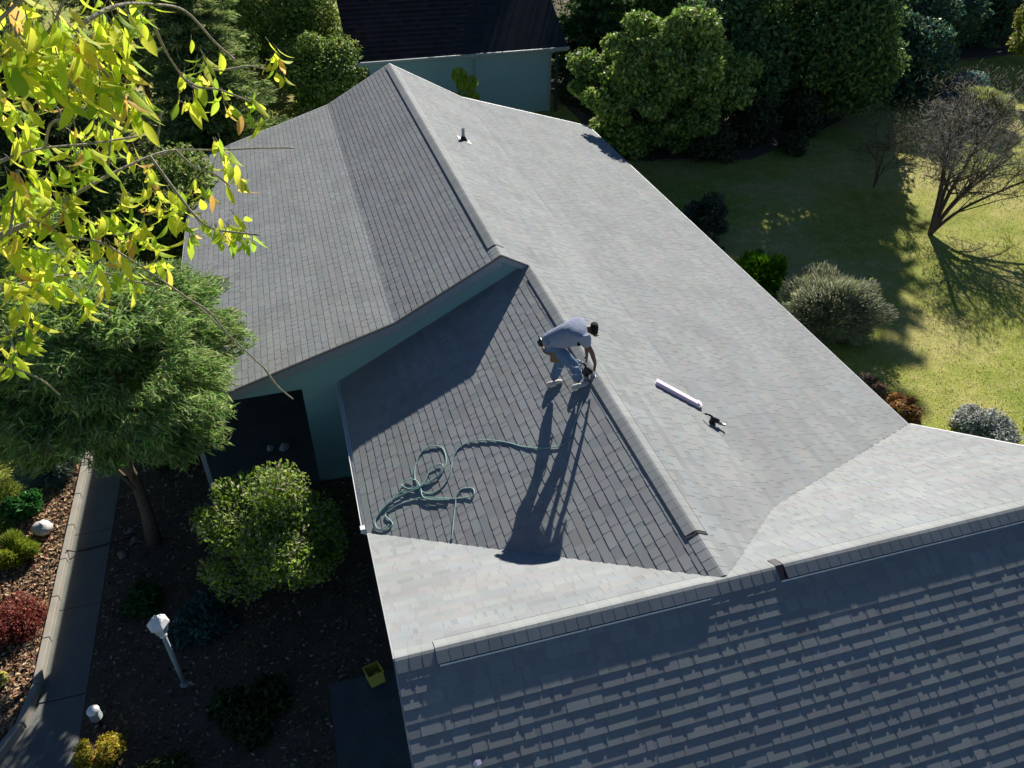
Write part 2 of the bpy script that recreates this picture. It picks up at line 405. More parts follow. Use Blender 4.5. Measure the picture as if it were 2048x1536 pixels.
def grass(name, regions, n, hmin, hmax, pal, label):
    Ps = []
    for (x0, x1, y0, y1, dens, fn) in regions:
        k = int(n * dens); x = R_.uniform(x0, x1, k); y = R_.uniform(y0, y1, k); q = fn(x, y); Ps.append(np.stack([x[q], y[q]], 1))
    XY = np.concatenate(Ps); n = len(XY); h = R_.uniform(hmin, hmax, n)
    P = np.stack([XY[:, 0], XY[:, 1], hgt(XY[:, 0], XY[:, 1]) + h * .4], 1)
    A = R_.normal(size=(n, 3)) * [.45, .45, 0] + [0, 0, 1]
    # patches of dry and green growth
    s = np.sin(XY[:, 0] * .9 + 1.3 * np.sin(XY[:, 1] * .7)) + np.sin(XY[:, 1] * 1.1 + XY[:, 0] * .4) + R_.normal(size=n) * .8
    idx = np.clip(((s + 2.4) / 4.8 * len(pal)).astype(int), 0, len(pal) - 1)
    cols = np.array(pal)[idx] * (1 + .2 * R_.normal(size=(n, 1)))
    me = leaf_mesh(name, P, A, h, .28, np.clip(cols, .01, 1)); tag(link(name, me, M_LEAF), label, kind='stuff')
hillpal = [(.20, .27, .045), (.32, .34, .08), (.44, .40, .15), (.54, .47, .22), (.62, .50, .30)]
grass('grass', [(11.5, 36, 10, 40, 1, lambda x, y: x > 11.6)], 110000, .035, .08, hillpal, 'short sunlit green and straw coloured grass right of the house')
grass('grass', [(-12, -6.2, 11, 19, 1, lambda x, y: x < np.interp(y, [11.6, 12.8, 13.8, 15.2, 16.2, 20], [-9.6, -7.35, -6.75, -6.4, -6.35, -6.2]))], 70000, .04, .09,
      [(.20, .30, .03), (.25, .36, .04), (.30, .38, .06), (.36, .38, .09)], 'bright green grass beyond the mulch bed left of the path')

# ============================================================ THE HOUSE
S1, S2, SL, SR = .534, .304, .543, .587
SN = .528                                 # the cross wing's near slope, grazed by the sun
XR, ZR = 3.574, -7.196 + GZ               # high ridge
XR2, ZR2 = 4.137, -7.5 + GZ               # low ridge and the cross wing's ridge
XK, ZK = 1.39, -8.362 + GZ                # left break of pitch
XKR, ZKR = 6.014, -8.499 + GZ             # right break of pitch
XE, ZE = -3.2, -9.757 + GZ                # left eave of the high roof
XER, ZER = 10.76, -9.942 + GZ             # right eave
XE2 = .162; ZE2 = ZR2 - S1 * (XR2 - XE2)  # left eave of the low roof
Y1, Y2, Y3 = 27.45, 13.334, 5.211
YV = 6.913                                # valley meets the right break
XW = 10.80
house = empty('house', (3, 12, 0), 'low teal house with new grey shingle roofs, gables and ridge vents, a worker on it', 'house')
roof_polys = {
    'rightup': [(XR, Y1, ZR), (XR, Y2, ZR), (XR2, Y2, ZR2 + .0), (XR2, Y3, ZR2), (XKR, YV, ZKR), (XKR, Y1, ZKR)],
    'rightlow': [(XKR, Y1, ZKR), (XKR, YV, ZKR), (XER, 9.37, ZER), (XER, Y1, ZER)],
    'leftup': [(XR, Y1, ZR), (XR, Y2, ZR), (XK, Y2, ZK), (XK, Y1, ZK)],
    'leftlow': [(XK, Y1, ZK), (XK, Y2, ZK), (XE, Y2, ZE), (XE, Y1, ZE)],
    'nearleft': [(XR2, Y2 + .12, ZR2), (XR2, Y3, ZR2), (XE2, 9.119, ZE2), (XE2, Y2 + .12, ZE2)],
    'wingfarL': [(XE2, Y3, ZR2), (XR2, Y3, ZR2), (XE2, 9.119, ZE2)],
    'wingfarR': [(XR2, Y3, ZR2), (XW, Y3, ZR2), (XW, 9.37, ZER), (XKR, YV, ZKR)],
    'wingnear': [(XE2, Y3, ZR2), (XW, Y3, ZR2), (XW, 1.2, ZR2 - SN * (Y3 - 1.2)), (XE2, 1.2, ZR2 - SN * (Y3 - 1.2))],
}
ud = {'rightup': ((0, 1, 0), (1, 0, -S1), 1), 'rightlow': ((0, 1, 0), (1, 0, -S2), 1), 'leftup': ((0, 1, 0), (-1, 0, -S1), 1), 'leftlow': ((0, 1, 0), (-1, 0, -S2), 1),
      'nearleft': ((0, 1, 0), (-1, 0, -S1), 1), 'wingfarL': ((1, 0, 0), (0, 1, -SL), 1), 'wingfarR': ((1, 0, 0), (0, 1, -SR), 1), 'wingnear': ((1, 0, 0), (0, -1, -SN), 1)}
deck = MB()
for k, p in roof_polys.items():
    deck.prism([Vector(q) + Vector((0, 0, -.012)) for q in p], (0, 0, -.13))
roof = deck.build('roof', M_FASCIA, house)

EXPO = .143
WID = [.09, .12, .15, .18, .22, .26, .31]
PAL = [(.268, .286, .276), (.258, .277, .284), (.276, .274, .268), (.257, .268, .270), (.279, .290, .284), (.264, .265, .272), (.243, .256, .256)]
def interval(pts, d):
    us = []
    n = len(pts)
    for i in range(n):
        (u0, d0), (u1, d1) = pts[i], pts[(i + 1) % n]
        if (d0 <= d <= d1) or (d1 <= d <= d0):
            if abs(d1 - d0) < 1e-9: us += [u0, u1]
            else: us.append(u0 + (u1 - u0) * (d - d0) / (d1 - d0))
    return (min(us), max(us)) if len(us) > 1 else None
TB, TT = .0048, .0023      # thickness of the base sheet's butt and of a tab on it
tabs = []                  # frame, u, d, width index, colour index
baseV, baseF, baseC = [], [], []
def shingle_slope(key):
    U, D, _ = ud[key]; U = Vector(U).normalized(); D = Vector(D).normalized(); N = U.cross(D)
    if N.z < 0: N = -N
    poly = [Vector(p) for p in roof_polys[key]]; O = poly[0]
    pts = [((p - O).dot(U), (p - O).dot(D)) for p in poly]
    dm = max(p[1] for p in pts); d0 = min(p[1] for p in pts)
    over = .012
    nrow = int(math.ceil((dm - d0) / EXPO)); rng = random.Random(hash(key) % 1000 if False else len(key) * 17 + ord(key[0]))
    for r in range(nrow):
        db = dm + over - r * EXPO; da = max(db - EXPO, d0)
        if db - da < .03: continue
        ia = interval(pts, min(max(da, d0 + 1e-4), dm - 1e-4)); ib = interval(pts, min(db, dm - 1e-4)); im = interval(pts, min((da + db) / 2, dm - 1e-4))
        if not (ia and ib and im): continue
        n = len(baseV)
        for (u, d, h) in ((ia[0], da, .0), (ia[1], da, .0), (ib[1], db, TB), (ib[0], db, TB), (ib[1], db, -.006), (ib[0], db, -.006)):
            baseV.append(O + U * u + D * d + N * h)
        c = PAL[rng.randrange(7)]; k = .90 + .06 * rng.random()
        baseC.extend([tuple(q * k for q in c)] * 6)
        baseF.append((n, n + 1, n + 2, n + 3)); baseF.append((n + 3, n + 2, n + 4, n + 5))
        u = im[0] - rng.random() * .1
        last = rng.randrange(7)
        while u < im[1]:
            wi = rng.randrange(7); wd = WID[wi]
            if rng.random() < .82:
                if rng.random() < .45: last = rng.randrange(7)
                lo, hi = max(min(ia[0], ib[0]), im[0]), im[1]
                if u >= lo and u + wd <= hi: tabs.append((O + U * u + D * da + N * .0006, U, D, N, wi, last, db - da + rng.uniform(-.002, .004), key))
                elif u < hi and u + wd > lo: 
                    uu = max(u, lo); ww = min(u + wd, hi) - uu
                    if ww > .02: tabs.append((O + U * uu + D * da + N * .0006, U, D, N, -ww, last, db - da, key))
            u += wd + rng.choice([.004, .006, .02, .04, .07])
for k in roof_polys: shingle_slope(k)

# which tabs show largest: nearest ones inside the picture
def proj(p):
    v = p - Vector((0, 0, GZ)); z = v.dot(fwd)
    return (1024 + F * v.dot(right) / z, 768 - F * v.dot(up) / z, z) if z > .1 else (1e9, 1e9, 1e9)
def area(t):
    x, y, z = proj(t[0] + t[1] * .08 + t[2] * .07)
    if not (5 < x < 2043 and 5 < y < 1531) or t[4] < 0: return 0
    v = (t[0] - Vector((0, 0, GZ))); return WID[t[4]] * t[6] * abs(t[3].dot(v)) / v.length ** 3
order = sorted(range(len(tabs)), key=lambda i: -area(tabs[i]))
top = set(order[:300])
def tab_verts(wd, ln):
    f = .03 * wd
    return [(f, 0, 0), (wd - f, 0, 0), (wd, ln, TB + TT), (0, ln, TB + TT), (f, 0, -.003), (wd - f, 0, -.003), (wd, ln, -.001), (0, ln, -.001)]
TF = [(3, 2, 1, 0), (2, 3, 7, 6), (0, 4, 7, 3), (1, 2, 6, 5)]
tabmesh = {}
def shared_tab(wi, ci):
    if (wi, ci) not in tabmesh:
        mb = MB(); mb.add(tab_verts(WID[wi], EXPO), TF, PAL[ci])
        me = bpy.data.meshes.new('shingle'); me.from_pydata(mb.v, [], mb.f)
        a = me.attributes.new('tint', 'FLOAT_COLOR', 'POINT'); a.data.foreach_set('color', np.array([(*PAL[ci], 1)] * 8, np.float32).ravel())
        me.materials.append(M_SH); me.update(); tabmesh[(wi, ci)] = me
    return tabmesh[(wi, ci)]
RI = parent_inv(roof)
for i in sorted(top):
    P, U, D, N, wi, ci, ln, key = tabs[i]
    o = bpy.data.objects.new('shingle', shared_tab(wi, ci)); COL.objects.link(o)
    o.parent = roof; o.matrix_parent_inverse = RI
    s = 1 if U.cross(D).dot(N) > 0 else -1
    if s > 0: o.matrix_basis = Matrix(((U.x, D.x, N.x, P.x), (U.y, D.y, N.y, P.y), (U.z, D.z, N.z, P.z), (0, 0, 0, 1)))
    else:
        P = P + U * WID[wi]; o.matrix_basis = Matrix(((-U.x, D.x, N.x, P.x), (-U.y, D.y, N.y, P.y), (-U.z, D.z, N.z, P.z), (0, 0, 0, 1)))
    o.scale = (1, ln / EXPO, 1)
V = [tuple(v) for v in baseV]; Fq = list(baseF); Cc = list(baseC)
for i, (P, U, D, N, wi, ci, ln, key) in enumerate(tabs):
    if i in top: continue
    n = len(V); wd = WID[wi] if wi >= 0 else -wi
    V += [tuple(P + U * a + D * b + N * c) for a, b, c in tab_verts(wd, ln)]; Cc += [PAL[ci]] * 8
    Fq += [tuple(q + n for q in f) for f in TF]
field = link('shingle_field', np_mesh('shingle_field', V, Fq, np.array(Cc)), M_SH, roof)
tag(field, kind='stuff')

# ridge vents and cap shingles
def frame_for(P, Dv, U=None): pass
def ridge(P0, P1, DL, DR, vents, h=.013, hw=.165, lip=0):
    """caps from P0 to P1 over slopes with downslope unit vectors DL, DR; vents = list of (t0, t1) in metres"""
    P0, P1, DL, DR = Vector(P0), Vector(P1), Vector(DL).normalized(), Vector(DR).normalized()
    U = (P1 - P0).normalized(); L = (P1 - P0).length
    NL = U.cross(DL); NL = NL if NL.z > 0 else -NL
    NR = U.cross(DR); NR = NR if NR.z > 0 else -NR
    for a, b in vents:
        mb = MB()
        for D_, N_ in ((DL, NL), (DR, NR)):
            w2 = hw + .012; base = .0075
            prof = [Vector((0, 0, .004)), Vector((0, 0, .004 + h)), D_ * w2 + N_ * (base + h), D_ * w2 + N_ * base]
            mb.prism([P0 + U * a + q for q in prof], U * (b - a))
        mb.build('ridge_vent', M_VENT, roof)
        mb = MB()
        for D_, N_ in (((DR, NR),) if lip else ()):  # pale strip added as the sunlit line along the vent's edge
            q0 = D_ * (hw + .012) + N_ * .0085
            mb.prism([P0 + U * a + q0, P0 + U * a + q0 + D_ * .016, P0 + U * a + q0 + D_ * .016 + N_ * .006, P0 + U * a + q0 + N_ * .010], U * (b - a))
        if lip: mb.build('vent_glint_lip', M_LIP, roof)
    t = 0
    while t < L - .05:
        inv = any(a - .02 < t < b - .06 for a, b in vents)
        lift = h + .004 if inv else .004
        kk_ = random.uniform(.93, 1.08); e = .148; t1 = min(t + e, L)
        mb = MB(); vs = []
        for tt, hh in ((t, .0022 if inv else .0035), (t1 + .012, .001)):
            for D_, N_, dd in ((DL, NL, hw), (DL, NL, hw * .18), (None, None, 0), (DR, NR, hw * .18), (DR, NR, hw)):
                if D_ is None: q = Vector((0, 0, lift + hh - .001))
                else: q = D_ * dd + N_ * (lift + hh + .0035)
                vs.append(P0 + U * tt + q)
        for D_, N_, dd in ((DL, NL, hw), (DL, NL, hw * .18), (None, None, 0), (DR, NR, hw * .18), (DR, NR, hw)):
            q = Vector((0, 0, lift - .003)) if D_ is None else D_ * dd + N_ * (lift - .001)
            vs.append(P0 + U * t + q)
        fs = [(i, i + 1, i + 6, i + 5) for i in range(4)] + [(i, i + 10, i + 11, i + 1) for i in range(4)] + [(0, 5, 10), (4, 14, 9)]
        mb.add(vs, fs, tuple(c * kk_ for c in (.276, .287, .281))); mb.build('ridge_cap', M_SH, roof, tint=True)
        t += e
dl, dr = (-1, 0, -S1), (1, 0, -S1)
ridge((XR, Y2 + .0, ZR), (XR, Y1 - .02, ZR), dl, dr, [(.42, 13.8)])
ridge((XR2, Y3 + .05, ZR2), (XR2, Y2 - .03, ZR2), dl, dr, [(.69, 7.65)], hw=.15)
ridge((XE2 + .0, Y3, ZR2), (XW - .01, Y3, ZR2), (0, 1, -.56), (0, -1, -SN), [(.46, 2.15), (2.17, 3.70), (4.64, 10.2)], lip=1)
# the cut pieces of vent where the caps stop are closed by end plugs
# valley metal is hidden by the woven shingles

# drip edges, fascias, gutter
mb = MB()
mb.prism([(XER + .012, 9.35, ZER - .012), (XER + .05, 9.35, ZER - .02), (XER + .05, 9.35, ZER - .06), (XER + .012, 9.35, ZER - .06)], (0, Y1 - 9.35, 0)); mb.build('drip_edge', M_DRIP, roof)
mb = MB(); mb.prism([(XE - .012, Y2, ZE - .012), (XE - .05, Y2, ZE - .02), (XE - .05, Y2, ZE - .06), (XE - .012, Y2, ZE - .06)], (0, Y1 - Y2, 0)); mb.build('drip_edge', M_DRIP, roof)
def rake(P, Q, n, wt=.20, th=.03, m=M_FASCIA, drip=True, name='fascia', dm=None):
    """board hanging below the rake from P to Q, facing n"""
    P, Q, n = Vector(P), Vector(Q), Vector(n)
    mb = MB(); mb.prism([P + Vector((0, 0, -.02)), Q + Vector((0, 0, -.02)), Q + Vector((0, 0, -.02 - wt)), P + Vector((0, 0, -.02 - wt))], n * th); mb.build(name, m, roof)
    if drip:
        mb = MB(); mb.prism([P + Vector((0, 0, .004)), Q + Vector((0, 0, .004)), Q + Vector((0, 0, -.035)), P + Vector((0, 0, -.035))], n * (th + .006)); mb.build('drip_edge', dm or M_DRIP, roof)
fy = (0, -1, 0)
rake((XR, Y2, ZR), (XK, Y2, ZK), fy, drip=False); rake((XK, Y2, ZK), (XE, Y2, ZE), fy, drip=False); rake((XR, Y2, ZR), (XR2 - .005, Y2, ZR2), fy, wt=.12, drip=False)
# shingle overhang above the fascia, coloured near black as the shadow line beneath
def edge_strip(P, Q, n):
    P, Q, n = Vector(P), Vector(Q), Vector(n); mb = MB()
    mb.prism([P + Vector((0, 0, .007)), Q + Vector((0, 0, .007)), Q + Vector((0, 0, -.012)), P + Vector((0, 0, -.012))], n * .05); mb.build('overhang_shadow_strip', M_STRIP, roof)
for a, b_ in (((XR, Y2, ZR), (XK, Y2, ZK)), ((XK, Y2, ZK), (XE, Y2, ZE)), ((XR, Y2, ZR), (XR2, Y2, ZR2))): edge_strip(a, b_, fy)
fb = (0, 1, 0)
rake((XR, Y1, ZR), (XK, Y1, ZK), fb); rake((XK, Y1, ZK), (XE, Y1, ZE), fb); rake((XR, Y1, ZR), (XKR, Y1, ZKR), fb); rake((XKR, Y1, ZKR), (XER, Y1, ZER), fb)
fx = (-1, 0, 0)
rake((XW, Y3, ZR2), (XW, 9.37, ZER), (1, 0, 0)); rake((XW, Y3, ZR2), (XW, 1.2, ZR2 - SN * (Y3 - 1.2)), (1, 0, 0)); rake((XE2, Y3, ZR2), (XE2, 9.1, ZE2 + .01), fx, th=.012, m=M_STRIP, dm=M_GREYT); rake((XE2, Y3, ZR2), (XE2, 1.2, ZR2 - SN * (Y3 - 1.2)), fx, th=.012, dm=M_GREYT)
mb = MB(); gx = XE2 - .015; gz = ZE2 - .01
mb.prism([(gx, 9.25, gz), (gx, 9.25, gz - .10), (gx - .06, 9.25, gz - .10), (gx - .075, 9.25, gz - .02), (gx - .068, 9.25, gz - .02), (gx - .055, 9.25, gz - .09), (gx - .006, 9.25, gz - .09), (gx - .006, 9.25, gz)], (0, Y2 - 9.25, 0))
mb.box((gx - .045, 9.28, gz - .06), (.10, .09, .10))
gut = mb.build('gutter', M_WHITE, house)
mb = MB(); mb.tube([(gx - .05, 9.36, gz - .1), (gx - .05, 9.36, gz - .2), (.5, 9.36, gz - .5), (.5, 9.36, .1)], .038, 8); mb.build('downspout', M_WHITE, house)

# walls: teal gable between the roofs, with the open porch at its left
yw = Y2 + .10
mb = MB()
zl = 2.62
mb.prism([(-.61, yw, 0), (4.3, yw, 0), (4.3, yw, ZR2 - .25), (XR, yw, ZR - .14), (XK, yw, ZK - .14), (-2.48, yw, 2.62), (-.61, yw, 2.62)][::-1], (0, .12, 0))
mb.build('gable_wall', M_TEAL, house)
def walls(poly, zt, name='wall', m=M_TEAL, th=.15):
    for i in range(len(poly)):
        p, q = Vector((*poly[i], 0)), Vector((*poly[(i + 1) % len(poly)], 0)); d = (q - p).normalized(); n = Vector((-d.y, d.x, 0)) * th
        mb = MB(); mb.prism([p, q, q + n, p + n], (0, 0, zt if not isinstance(zt, (list, tuple)) else zt[i])); mb.build(name, m, house)
walls([(-.61, yw + .14), (10.1, yw + .14), (10.1, 26.9), (-.61, 26.9)], 2.3)
walls([(.75, 8.6), (10.1, 8.6), (10.1, yw - .02), (.75, yw - .02)], 2.1)
walls([(.75, 1.9), (10.2, 1.9), (10.2, 8.4), (.75, 8.4)], 2.1)
mb = MB(); mb.prism([(10.1, 1.95, 2.1), (10.1, 8.5, 2.1), (10.1, Y3, ZR2 - .2)], (.09, 0, 0)); mb.build('gable_wall', M_TEAL, house)
mb = MB(); mb.prism([(.76, 1.95, 2.1), (.76, 8.5, 2.1), (.76, Y3, ZR2 - .2)], (.1, 0, 0)); mb.build('gable_wall', M_TEAL, house)
mb = MB(); mb.prism([(-.4, 26.6, 2.2), (10, 26.6, 2.2), (XKR, 26.6, ZKR - .2), (XR, 26.6, ZR - .2), (XK, 26.6, ZK - .2)], (0, .2, 0)); mb.build('gable_wall', M_TEAL, house)
# porch posts, soffit beam, a door and a window in the porch wall
for y in (13.75, 17.6, 21.4, 25.2):
    mb = MB(); mb.box((-2.87, y, 1.27), (.10, .10, 2.46)); mb.build('porch_post', M_GREYP, house, bevel=.01)
mb = MB(); mb.box((-2.87, 20.2, 2.5), (.1, 13.5, .12)); mb.build('porch_beam', M_GREYP, house)
M_GLASS = mat('window_glass', (.02, .03, .035), .08, .6, var=.1)
def window(cx, cy, cz, wd, ht, n='x'):
    fr = MB(); e = .06
    R3 = Matrix.Rotation(math.pi / 2, 3, 'Z') if n == 'x' else None
    def bx(mb, dx, dz, sx, sz, sy=.06):
        if n == 'x': mb.box((cx, cy + dx, cz + dz), (sy, sx, sz))
        else: mb.box((cx + dx, cy, cz + dz), (sx, sy, sz))
    bx(fr, 0, ht / 2, wd + e, e); bx(fr, 0, -ht / 2, wd + e, e); bx(fr, -wd / 2, 0, e, ht - e); bx(fr, wd / 2, 0, e, ht - e); bx(fr, 0, 0, .04, ht - e)
    wn = fr.build('window', M_WHITE, house)
    pn = MB(); bx(pn, 0, 0, wd - e, ht - e, .015); pn.build('pane', M_GLASS, wn)
window(-.64, 16.5, 1.45, 1.5, 1.1); window(-.64, 22.5, 1.45, 1.5, 1.1)
window(10.13, 12, 1.35, 1.5, 1.0); window(10.13, 18, 1.35, 1.5, 1.0)
mb = MB(); mb.box((-.66, 19.4, 1.17), (.06, .95, 2.05)); dr_ = mb.build('door', M_FASCIA, house, bevel=.01)
mb = MB(); mb.lathe([(.03, 0), (.03, .05)], (-.74, 19.05, 1.1), 8, axis=(1, 0, 0)); mb.build('handle', M_DRIP, dr_)
# vent pipe with flashing on the right slope
vp = Vector((4.95, 21.5, ZR - S1 * (4.95 - XR)))
pxx = atz(928, 302, 4.10)
vp = Vector((4.647, 21.3, ZR - S1 * (4.647 - XR)))
mb = MB(); mb.lathe([(.045, -.05), (.045, .34), (.035, .34), (.035, .2)], vp, 12); pipe = mb.build('vent_pipe', M_GREYP, house, smooth=False)
mb = MB(); mb.lathe([(.13, -.09), (.11, .0), (.055, .10), (.05, .12)], vp, 12)
mb.prism([vp + Vector((-.16, -.18, .095)), vp + Vector((.22, -.18, -.108)), vp + Vector((.22, .18, -.108)), vp + Vector((-.16, .18, .095))], (0, 0, .006)); mb.build('flashing', M_BLACK, pipe)

# ============================================================ PERSON
M_SKIN = mat('skin', (.13, .07, .048), .6, .35, var=.12, scale=30)
M_SHIRT = mat('pale_shirt', (.25, .28, .37), .85, .1, var=.06, scale=12, bump=.3, bscale=18)
M_JEANS = mat('blue_jeans', (.13, .19, .29), .9, .1, var=.25, scale=20, bump=.3, bscale=30)
M_HAIR = mat('dark_hair', (.015, .012, .012), .8, .2, var=.3, scale=60, bump=.6, bscale=120)
M_TAN = mat('tan_leather', (.22, .13, .06), .7, .3, var=.3, scale=20)
M_SHOE = mat('pale_work_shoe', (.55, .52, .47), .8, .2, var=.15)
M_KNEE = mat('knee_pad', (.55, .60, .66), .6, .3, var=.1)
def skin(name, chains, m, parent, levels=2, root=0):
    """chains: lists of (x, y, z, radius); points closer than 1 mm are shared"""
    vs, rs, es = [], [], []
    def idx(p):
        for i, q in enumerate(vs):
            if (Vector(q) - Vector(p[:3])).length < .001: return i
        vs.append(tuple(p[:3])); rs.append(p[3] if not isinstance(p[3], tuple) else p[3]); return len(vs) - 1
    for ch in chains:
        ii = [idx(p) for p in ch]
        es += [(a, b) for a, b in zip(ii, ii[1:]) if a != b]
    me = bpy.data.meshes.new(name); me.from_pydata(vs, es, []); me.update()
    o = link(name, me, m, parent)
    sk = o.modifiers.new('skin', 'SKIN'); sk.use_smooth_shade = True
    if not me.skin_vertices: me.attributes if False else None
    ensure_skin(o, rs, root)
    sb = o.modifiers.new('sub', 'SUBSURF'); sb.levels = levels; sb.render_levels = levels
    return o
def ensure_skin(o, rs, root):
    me = o.data
    if len(me.skin_vertices) == 0:
        bpy.context.view_layer.objects.active = o
        with bpy.context.temp_override(object=o, active_object=o, selected_objects=[o]):
            bpy.ops.mesh.customdata_skin_add()
    for i, r in enumerate(rs):
        sv = me.skin_vertices[0].data[i]; sv.radius = (r, r) if not isinstance(r, tuple) else r; sv.use_root = (i == root)
def on_nl(x, y, dz=0): return Vector((x, y, ZR2 - S1 * (XR2 - x) + dz))      # near-left slope
def on_r(x, y, dz=0): return Vector((x, y, ZR2 - S1 * (x - XR2) + dz))       # right slope
lf = on_nl(3.50, 9.84, .10); rf = on_nl(3.80, 9.46, .10)                      # ankles
hipc = Vector((3.47, 9.88, GZ - 6.98)); side = Vector((.25, .95, .12)).normalized()
lh = hipc + side * .10; rh = hipc - side * .10
fw = Vector((.96, -.27, 0))                                                   # faces right
lk = lh.lerp(lf, .5) + fw * .13 - side * .04; rk = rh.lerp(rf, .5) + fw * .16 - side * .06
sh = Vector((3.88, 9.67, GZ - 6.68)); chest = hipc.lerp(sh, .68) + Vector((0, 0, .05)); waist = hipc.lerp(sh, .3) + Vector((0, 0, .045))
neck = sh + fw * .06 + Vector((0, 0, .0)); head = neck + fw * .13 + Vector((0, 0, -.02))
ls = sh + side * .17 + Vector((0, 0, -.02)); rs_ = sh - side * .17 + Vector((0, 0, -.03))
lhand = Vector((4.02, 9.72, GZ - 7.30)); rhand = Vector((4.08, 9.50, GZ - 7.33))
le = ls.lerp(lhand, .48) + fw * .03 + side * .03; re = rs_.lerp(rhand, .48) + fw * .05 - side * .02
man = empty('person', on_nl(3.65, 9.65), 'person in pale grey shirt and blue jeans bending over the ridge with a tool', 'person')
def q(v, r): return (v.x, v.y, v.z, r)
lw = lhand + Vector((0, 0, .06)); rw = rhand + Vector((0, 0, .06))
hd1 = head + fw * .055 + Vector((0, 0, -.045))
chains = [[q(hipc, .095), q(waist, .115), q(chest, .14), q(sh, .115), q(neck, .055), q(neck.lerp(head, .5), .06), q(head, .095), q(hd1, .075)],
          [q(hipc, .095), q(lh, .078), q(lh.lerp(lk, .5), .08), q(lk, .06), q(lk.lerp(lf, .4), .055), q(lf, .04)],
          [q(hipc, .095), q(rh, .078), q(rh.lerp(rk, .5), .08), q(rk, .06), q(rk.lerp(rf, .4), .055), q(rf, .04)],
          [q(sh, .115), q(ls, .065), q(ls.lerp(le, .5), .05), q(le, .042), q(le.lerp(lw, .5), .038), q(lw, .027), q(lhand, .034)],
          [q(sh, .115), q(rs_, .065), q(rs_.lerp(re, .5), .05), q(re, .042), q(re.lerp(rw, .5), .038), q(rw, .027), q(rhand, .034)]]
for hnd, sg in ((lhand, 1), (rhand, -1)):
    for k in range(4):                                # fingers curl down and forward
        b = hnd + side * (.024 - .016 * k) + Vector((0, 0, -.03))
        L = (.030, .034, .032, .025)[k]
        chains.append([q(hnd, .034), q(b, .010), q(b + Vector((0, 0, -L)) + fw * .006, .009), q(b + Vector((0, 0, -1.5 * L)) - fw * .02, .008)])
    tb = hnd + side * (.03 * sg) + fw * -.02 + Vector((0, 0, -.01))
    chains.append([q(hnd, .034), q(tb, .011), q(tb + Vector((0, 0, -.035)) - fw * .012, .010)])
body = skin('body', chains, M_SKIN, man, 2)
shirt = skin('shirt', [[q(hipc - fw * .05 + Vector((0, 0, -.10)), .185), q(hipc + Vector((-.01, 0, .0)), .19), q(waist + Vector((0, 0, -.05)), .20), q(chest + Vector((0, 0, -.05)), .215), q(sh, .15), q(neck - fw * .03, .07)],
                       [q(sh, .15), q(ls, .10), q(ls.lerp(le, .6), .082)], [q(sh, .15), q(rs_, .10), q(rs_.lerp(re, .6), .082)]], M_SHIRT, man)
jhip = hipc + Vector((.02, 0, -.06))
jeans = skin('jeans', [[q(jhip, .118), q(lh, .108), q(lh.lerp(lk, .5), .115), q(lk, .092), q(lk.lerp(lf, .45), .084), q(lf + Vector((0, 0, .03)), .074)],
                       [q(jhip, .118), q(rh, .108), q(rh.lerp(rk, .5), .115), q(rk, .092), q(rk.lerp(rf, .45), .084), q(rf + Vector((0, 0, .03)), .074)]], M_JEANS, man)
hair = skin('hair', [[q(head + fw * -.055 + Vector((0, 0, .005)), .105), q(head + fw * .01 + Vector((0, 0, .022)), .128), q(head + fw * .075 + Vector((0, 0, .012)), .105)]], M_HAIR, man)
for s_ in (1, -1):
    mb = MB(); c = head + side * (.093 * s_) + Vector((.015, 0, -.03))
    mb.lathe([(.006, -.012), (.026, -.006), (.03, .004), (.012, .012)], c, 8, axis=tuple(side * s_)); mb.build('ear', M_SKIN, man, smooth=True)
mb = MB(); c = head + fw * .045 + Vector((0, 0, -.105)); mb.box(c, (.03, .03, .045), Matrix.Rotation(.4, 3, 'Y')); mb.build('nose', M_SKIN, man, bevel=.008)
for s_ in (1, -1):
    mb = MB(); mb.lathe([(.004, -.008), (.012, -.003), (.012, .003), (.004, .008)], head + fw * .072 + side * (.030 * s_) + Vector((0, 0, -.085)), 8); mb.build('eye', M_HAIR, man, smooth=True)
for ft, d in ((lf, 1), (rf, 1)):
    mb = MB(); a = on_nl(ft.x, ft.y) ; tdir = Vector((.96, -.27, .5)).normalized()
    nn = Vector((-S1, 0, 1)).normalized(); sd = tdir.cross(nn)
    vs = []
    for t_, w_, h_ in ((-.09, .034, .075), (-.04, .042, .095), (.06, .048, .075), (.14, .05, .055), (.185, .03, .035)):
        for k in range(8):
            an = math.pi * 2 * k / 8; vs.append(a + tdir * t_ + sd * math.cos(an) * w_ + nn * (h_ * .5 + .008 + math.sin(an) * h_ * .5))
    mb.add(vs, [(i * 8 + k, i * 8 + (k + 1) % 8, (i + 1) * 8 + (k + 1) % 8, (i + 1) * 8 + k) for i in range(4) for k in range(8)] + [tuple(range(7, -1, -1)), tuple(range(32, 40))])
    mb.build('shoe', M_SHOE, man, smooth=True)
